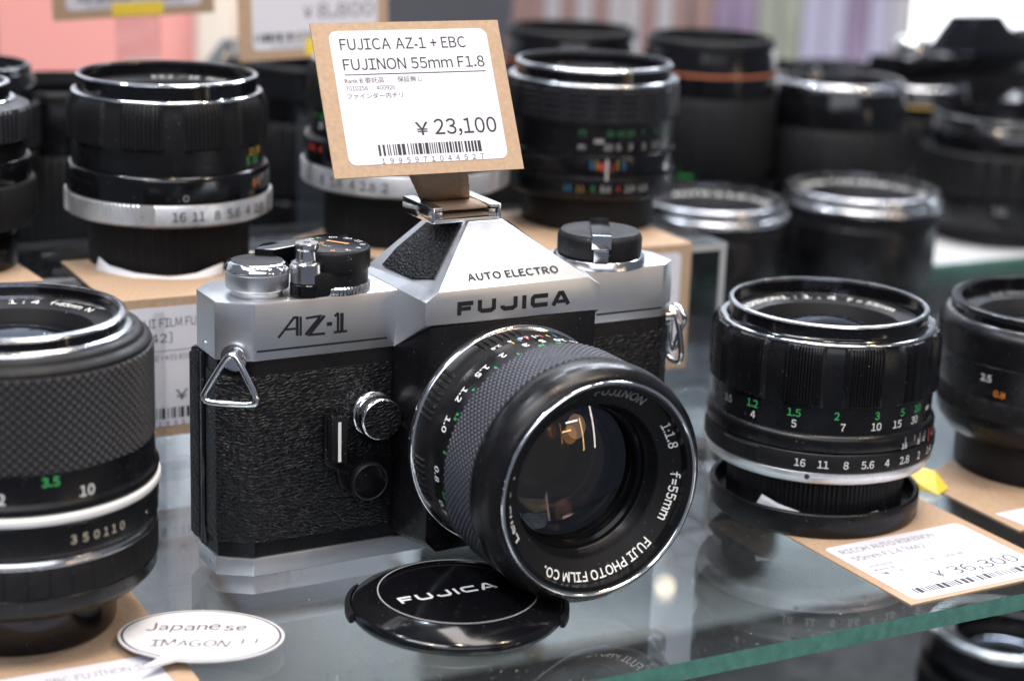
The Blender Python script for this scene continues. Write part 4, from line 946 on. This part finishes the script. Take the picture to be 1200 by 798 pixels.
# ---- silver-rimmed lenses behind
def rimmed(x, y, r, h, label, txt):
    t = thing("camera_lens", label, "lens", (x, y, 0))
    ring(t, "mount", BLKM, [(r*.8, 0), (r*.82, 3)], r*.5, 96, .3)
    ring(t, "barrel", BLK, [(r*.86, 2.6), (r*1.0, 5), (r*1.0, h-13), (r*.97, h-11)], r*.5, 128, .5)
    ring(t, "focus_ring", BLKM, [(r*.97, h-12), (r*1.0, h-11.4, 1), (r*1.0, h-7.2, 1), (r*.98, h-6.6)], r*.6, 480, .3, rfun=grooved(120, .4))
    ring(t, "chrome_ring", STEEL, [(r*1.0, h-6.8), (r*1.055, h-6.2), (r*1.055, h-4.6), (r*1.0, h-3.8)], r*.8, 128, .2)
    ring(t, "filter_rim", STEEL, [(r*.985, h-3.9), (r*1.0, h-.7), (r*.985, h)], r*.92, 128, .2)
    rimrings(t, "name_ring", BLKM, [(r*.93, h-.6), (r*.90, h-2.6), (r*.74, h-4.6)])
    rimrings(t, "inner_cone", INT, [(r*.75, h-4.5), (r*.66, h-7), (r*.45, h-16)])
    disc(t, "front_element", LG_CLR, r*.68, h-7, 2.5); disc(t, "dark_interior", INT, r*.5, h-15.5, 0)
    rm = r*.8
    for s_, a, sp in txt: put(t, "ring_lettering", WP, [fit_text(s_, -RD(sp)*rm/2, RD(sp)*rm/2, 0, 2.0, .012)], annul(rm, h-4.6+(rm-r*.74)*.42+.35, a, .4))
    return t
rimmed(206.5, 327, 30.6, 41, "black lens with bright chrome rim standing right of the centre, behind the green numbered lens", [("SUPER-TAKUMAR 1:2 / 55", 78, 150)])
rimmed(142.8, 293, 28.6, 41, "black lens with chrome rim just right of the clear riser", [("AUTO 1:1.8 f=50", 70, 110)])

# ---- out-of-focus stock on the rear shelf
plain_lens(205, 396, 0, 31, 75, "wide black lens on the rear shelf, behind the bright chrome rimmed lens", rim=STEEL)
plain_lens(290.9, 435.6, 0, 39, 57, "broad black lens on the rear shelf at the right picture edge", rim=BLKG, nums_=[("5.6", -105, .3, FAINT), ("4", -80, .3, OP)])
plain_lens(147, 380, 0, 29.5, 93, "tall black lens with thin orange band, right of the lens on the riser", band=DOR, nums_=[("8", -95, .2, FAINT), ("4", -80, .3, RP), ("11", -110, .4, GP)])
plain_lens(89, 420, 0, 31.5, 90, "tall black lens with faint orange band, top centre behind the upright tag", band=DOR)
plain_lens(37, 300, 0, 34, 80, "dark lens in the gap left of the upright price tag")
plain_lens(-12, 330, 0, 36, 84, "dark lens behind the silver ringed lens, right of the pink board")
def slr(x, y, z, rz, label, k=1.0):
    t = thing("film_camera", label, "camera", (x, y, z), rz)
    prism(t, "body_shell", BLKM, [(-68*k, -15), (68*k, -15), (72*k, -8), (72*k, 12), (66*k, 18), (-66*k, 18), (-72*k, 12), (-72*k, -8)], 0, 62*k, 2)
    prism(t, "top_plate", BLKG, [(-66*k, -13), (66*k, -13), (70*k, 10), (-70*k, 10)], 62*k, 74*k, 2)
    poly(t, "prism_housing", BLKG, [(-24*k, -17, 73*k), (24*k, -17, 73*k), (24*k, 12, 73*k), (-24*k, 12, 73*k), (-11*k, -8, 92*k), (11*k, -8, 92*k), (11*k, 8, 91*k), (-11*k, 8, 91*k)],
         [(0, 1, 2, 3), (4, 5, 6, 7), (0, 1, 5, 4), (1, 2, 6, 5), (2, 3, 7, 6), (3, 0, 4, 7)], 1.5)
    for xx, rr in ((-50, 9), (48, 10)):
        XF[0] = lambda v, xx=xx: (xx*k+v[0], v[1], v[2]); ring(t, "control_dial", CHR if xx < 0 else BLKM, [(rr, 74*k), (rr, 80*k), (rr*.8, 82*k)], .3, 48, .3)
    XF[0] = lambda v: (v[0], -15-v[2], 30*k+v[1])
    l = ring(t, "mounted_lens", BLKG, [(26, 0), (27, 10), (27, 34), (25, 38)], 12, 64, .4); ring(l, "chrome_ring", CHR, [(25.2, 38), (25.4, 39.4), (24, 39.6)], 12, 64, .1)
    disc(l, "front_element", LG_CLR, 20, 34, 3); disc(l, "dark_interior", INT, 22, 25, 0)
    XF[0] = lambda v: v
    return t
slr(296, 545, 0, RD(40), "black film camera out of focus at the top right of the rear shelf", .98)
plain_lens(228, 520, 0, 33, 64, "dark lens between the orange banded lens and the top right camera", rim=CHR)
plain_lens(262, 505, 0, 26, 60, "small dark lens in front of the top right camera", rim=STEEL, band=YP)
plain_lens(180, 470, 0, 30, 70, "dark lens behind the orange banded lens", rim=BLKG)
slr(372, 520, 0, RD(35), "black film camera at the far right end of the rear shelf", .95)
slr(-50, 395, 0, RD(22), "black film camera out of focus beside the pink board", .9)

# ---- price tags standing behind
def far_text(price, seed):
    def f(W, H):
        return [("printed_title", GREY, [fit_text("MINOLTA AUTO ROKKOR", W*.12, W*.85, H*.8, H*.06), fit_text("55mm F1.8", W*.12, W*.5, H*.68, H*.06)]),
                ("printed_price", GREY, [fit_text(price, W*.42, W*.90, H*.30, H*.11, .01)]), ("barcode", INK, barcode(W*.10 if seed == 1 else W*.16, W*.85, H*.135, H*.20, seed)+[fit_text("1995967033412", W*.2, W*.8, H*.095, H*.025)])]
    return f
def stand_tag(W, H, rz, rx, ry, c, label, txt, tape):
    Mx = Matrix.Rotation(rz, 3, 'Z')@Matrix.Rotation(rx, 3, 'X')@Matrix.Rotation(ry, 3, 'Y')
    u = Mx@Vector((1, 0, 0)); v = Mx@Vector((0, 0, 1)); O = Vector(c)-u*W/2-v*H/2
    t, P, plate = price_tag("price_tag", label, O, u, v, W, H, txt, tape=[(W*a, H*b) for a, b in tape])
    n = u.cross(v); a = (u*W*.38-n*.6+v*1, u*W*.66-n*.6+v*1)
    lo = [Vector((q.x, q.y+6, -O.z+.3)) for q in a]
    am = mesh("clear_support", [tuple(a[0]), tuple(a[1]), tuple(lo[1]), tuple(lo[0])], [(0, 1, 2, 3)], ACR, t, flat=True)
    md = am.modifiers.new("thickness", 'SOLIDIFY'); md.thickness = .5*S
stand_tag(61.7, 46.2, .64, -.06, -.01, (-7.3, 260, 116.8), "out-of-focus kraft price tag ¥8,800 left of the upright tag, yellow tape at its foot", far_text("¥8,800", 1), [(.43, .02), (.78, .02), (.78, .15), (.43, .15)])
stand_tag(57.5, 45.5, .31, .17, -.06, (-72.5, 259, 127.6), "out-of-focus kraft price tag at the top left picture edge, yellow tape at its foot", far_text("¥6,600", 2), [(.36, .01), (.68, .01), (.68, .12), (.36, .12)])

# ---- boards and panels far behind
def board(name, label, m, x0, x1, y, z0, z1, th=12, cat="display board"):
    t = thing(name, label, cat, ((x0+x1)/2, y, z0)); h = (x1-x0)/2
    box(t, "panel", m, -h, h, 0, th, 0, z1-z0, 1.5); box(t, "frame_strip", m, -h-3, h+3, th+.1, th+6, -3, z1-z0+3, 1)
    return t
board("display_board", "pink board at the top left, far behind the lenses", PINK, -260, -60, 760, -330, 78)
board("display_board", "narrow cream board in front of the pink board", CREAM, -131, -109, 740, -300, 76)
board("display_board", "slim pale strip at the right end of the pink board", CREAM, -79, -67, 741, -300, 76)
def strips(label, x0, x1, y, cols):
    t = thing("display_board", label, "display board", (x0, y, -330)); n = len(cols); top = 400
    box(t, "panel", DGREY, 0, x1-x0, 1, 10, 0, top, 1)
    k = (x1-x0)/n
    for i, c in enumerate(cols):
        box(t, "coloured_strip", c, i*k+.5, (i+1)*k-.5, -1.2, .9, 2, top-2, .3)
LILAC = mat("lilac_strip", (.22, .21, .28), .6); BROWN = mat("brown_strip", (.17, .10, .09), .6); ROSE = mat("rose_strip", (.30, .11, .15), .6); ASH = mat("ash_strip", (.25, .24, .25), .6)
strips("board of brown and ash strips, top centre behind the black lens", 60, 178, 860, [BROWN, BROWN, ASH, BROWN, ASH, BROWN, ASH, ASH, BROWN, ASH, BROWN])
strips("board of mauve, olive and lilac strips, top right of centre", 180, 330, 870, [BROWN, MAU, MAU, OLIVE, OLIVE, LILAC, LILAC, MAU, LILAC, ASH])
t = board("light_panel", "bright white light panel at the top right corner", LIT, 314, 760, 980, 18, 130, cat="light panel")

# ---- stock on the lower shelf, seen through and below the glass
GL = "lenses on the lower shelf"
for x, y, r, h, lb in ((257, 232, 31, 60, "dark lens on the lower shelf at the bottom right corner"), (172, 440, 30, 58, "dark lens on the lower shelf below the upturned cap"),
        (60, 352, 30, 55, "dark lens on the lower shelf below the round FUJICA cap"), (-120, 440, 30, 60, "dark lens on the lower shelf below the speech bubble card"), (320, 470, 32, 60, "dark lens on the lower shelf below the ¥36,300 card")):
    plain_lens(x, y, -170 if y > 300 else -165.9, r, h, lb, rim=STEEL, group=GL)
for x, y, rz, wd, ht, lb in ((-20, 400, .4, 90, 60, "white card on the lower shelf below the camera's left half"), (105, 480, .5, 60, 80, "white card added on the lower shelf right of the mounted lens, lightening the glass"), (118, 330, .45, 70, 36, "white card added on the lower shelf below the green edge, as a pale patch")):
    c_ = thing("pale_patch_card", lb, "card", (x, y, -169.6), rz)  # cards added to stand in for pale patches in the glass
    box(c_, "card", KRAFT, -wd/2, wd/2, -ht/2, ht/2, 0, .5, .1); box(c_, "paper_label", PAPER, -wd/2+4, wd/2-4, -ht/2+4, ht/2-4, .51, .7, .05)
slr(372, 300, -165.9, RD(20), "black film camera on the lower shelf, bottom right corner", .8)
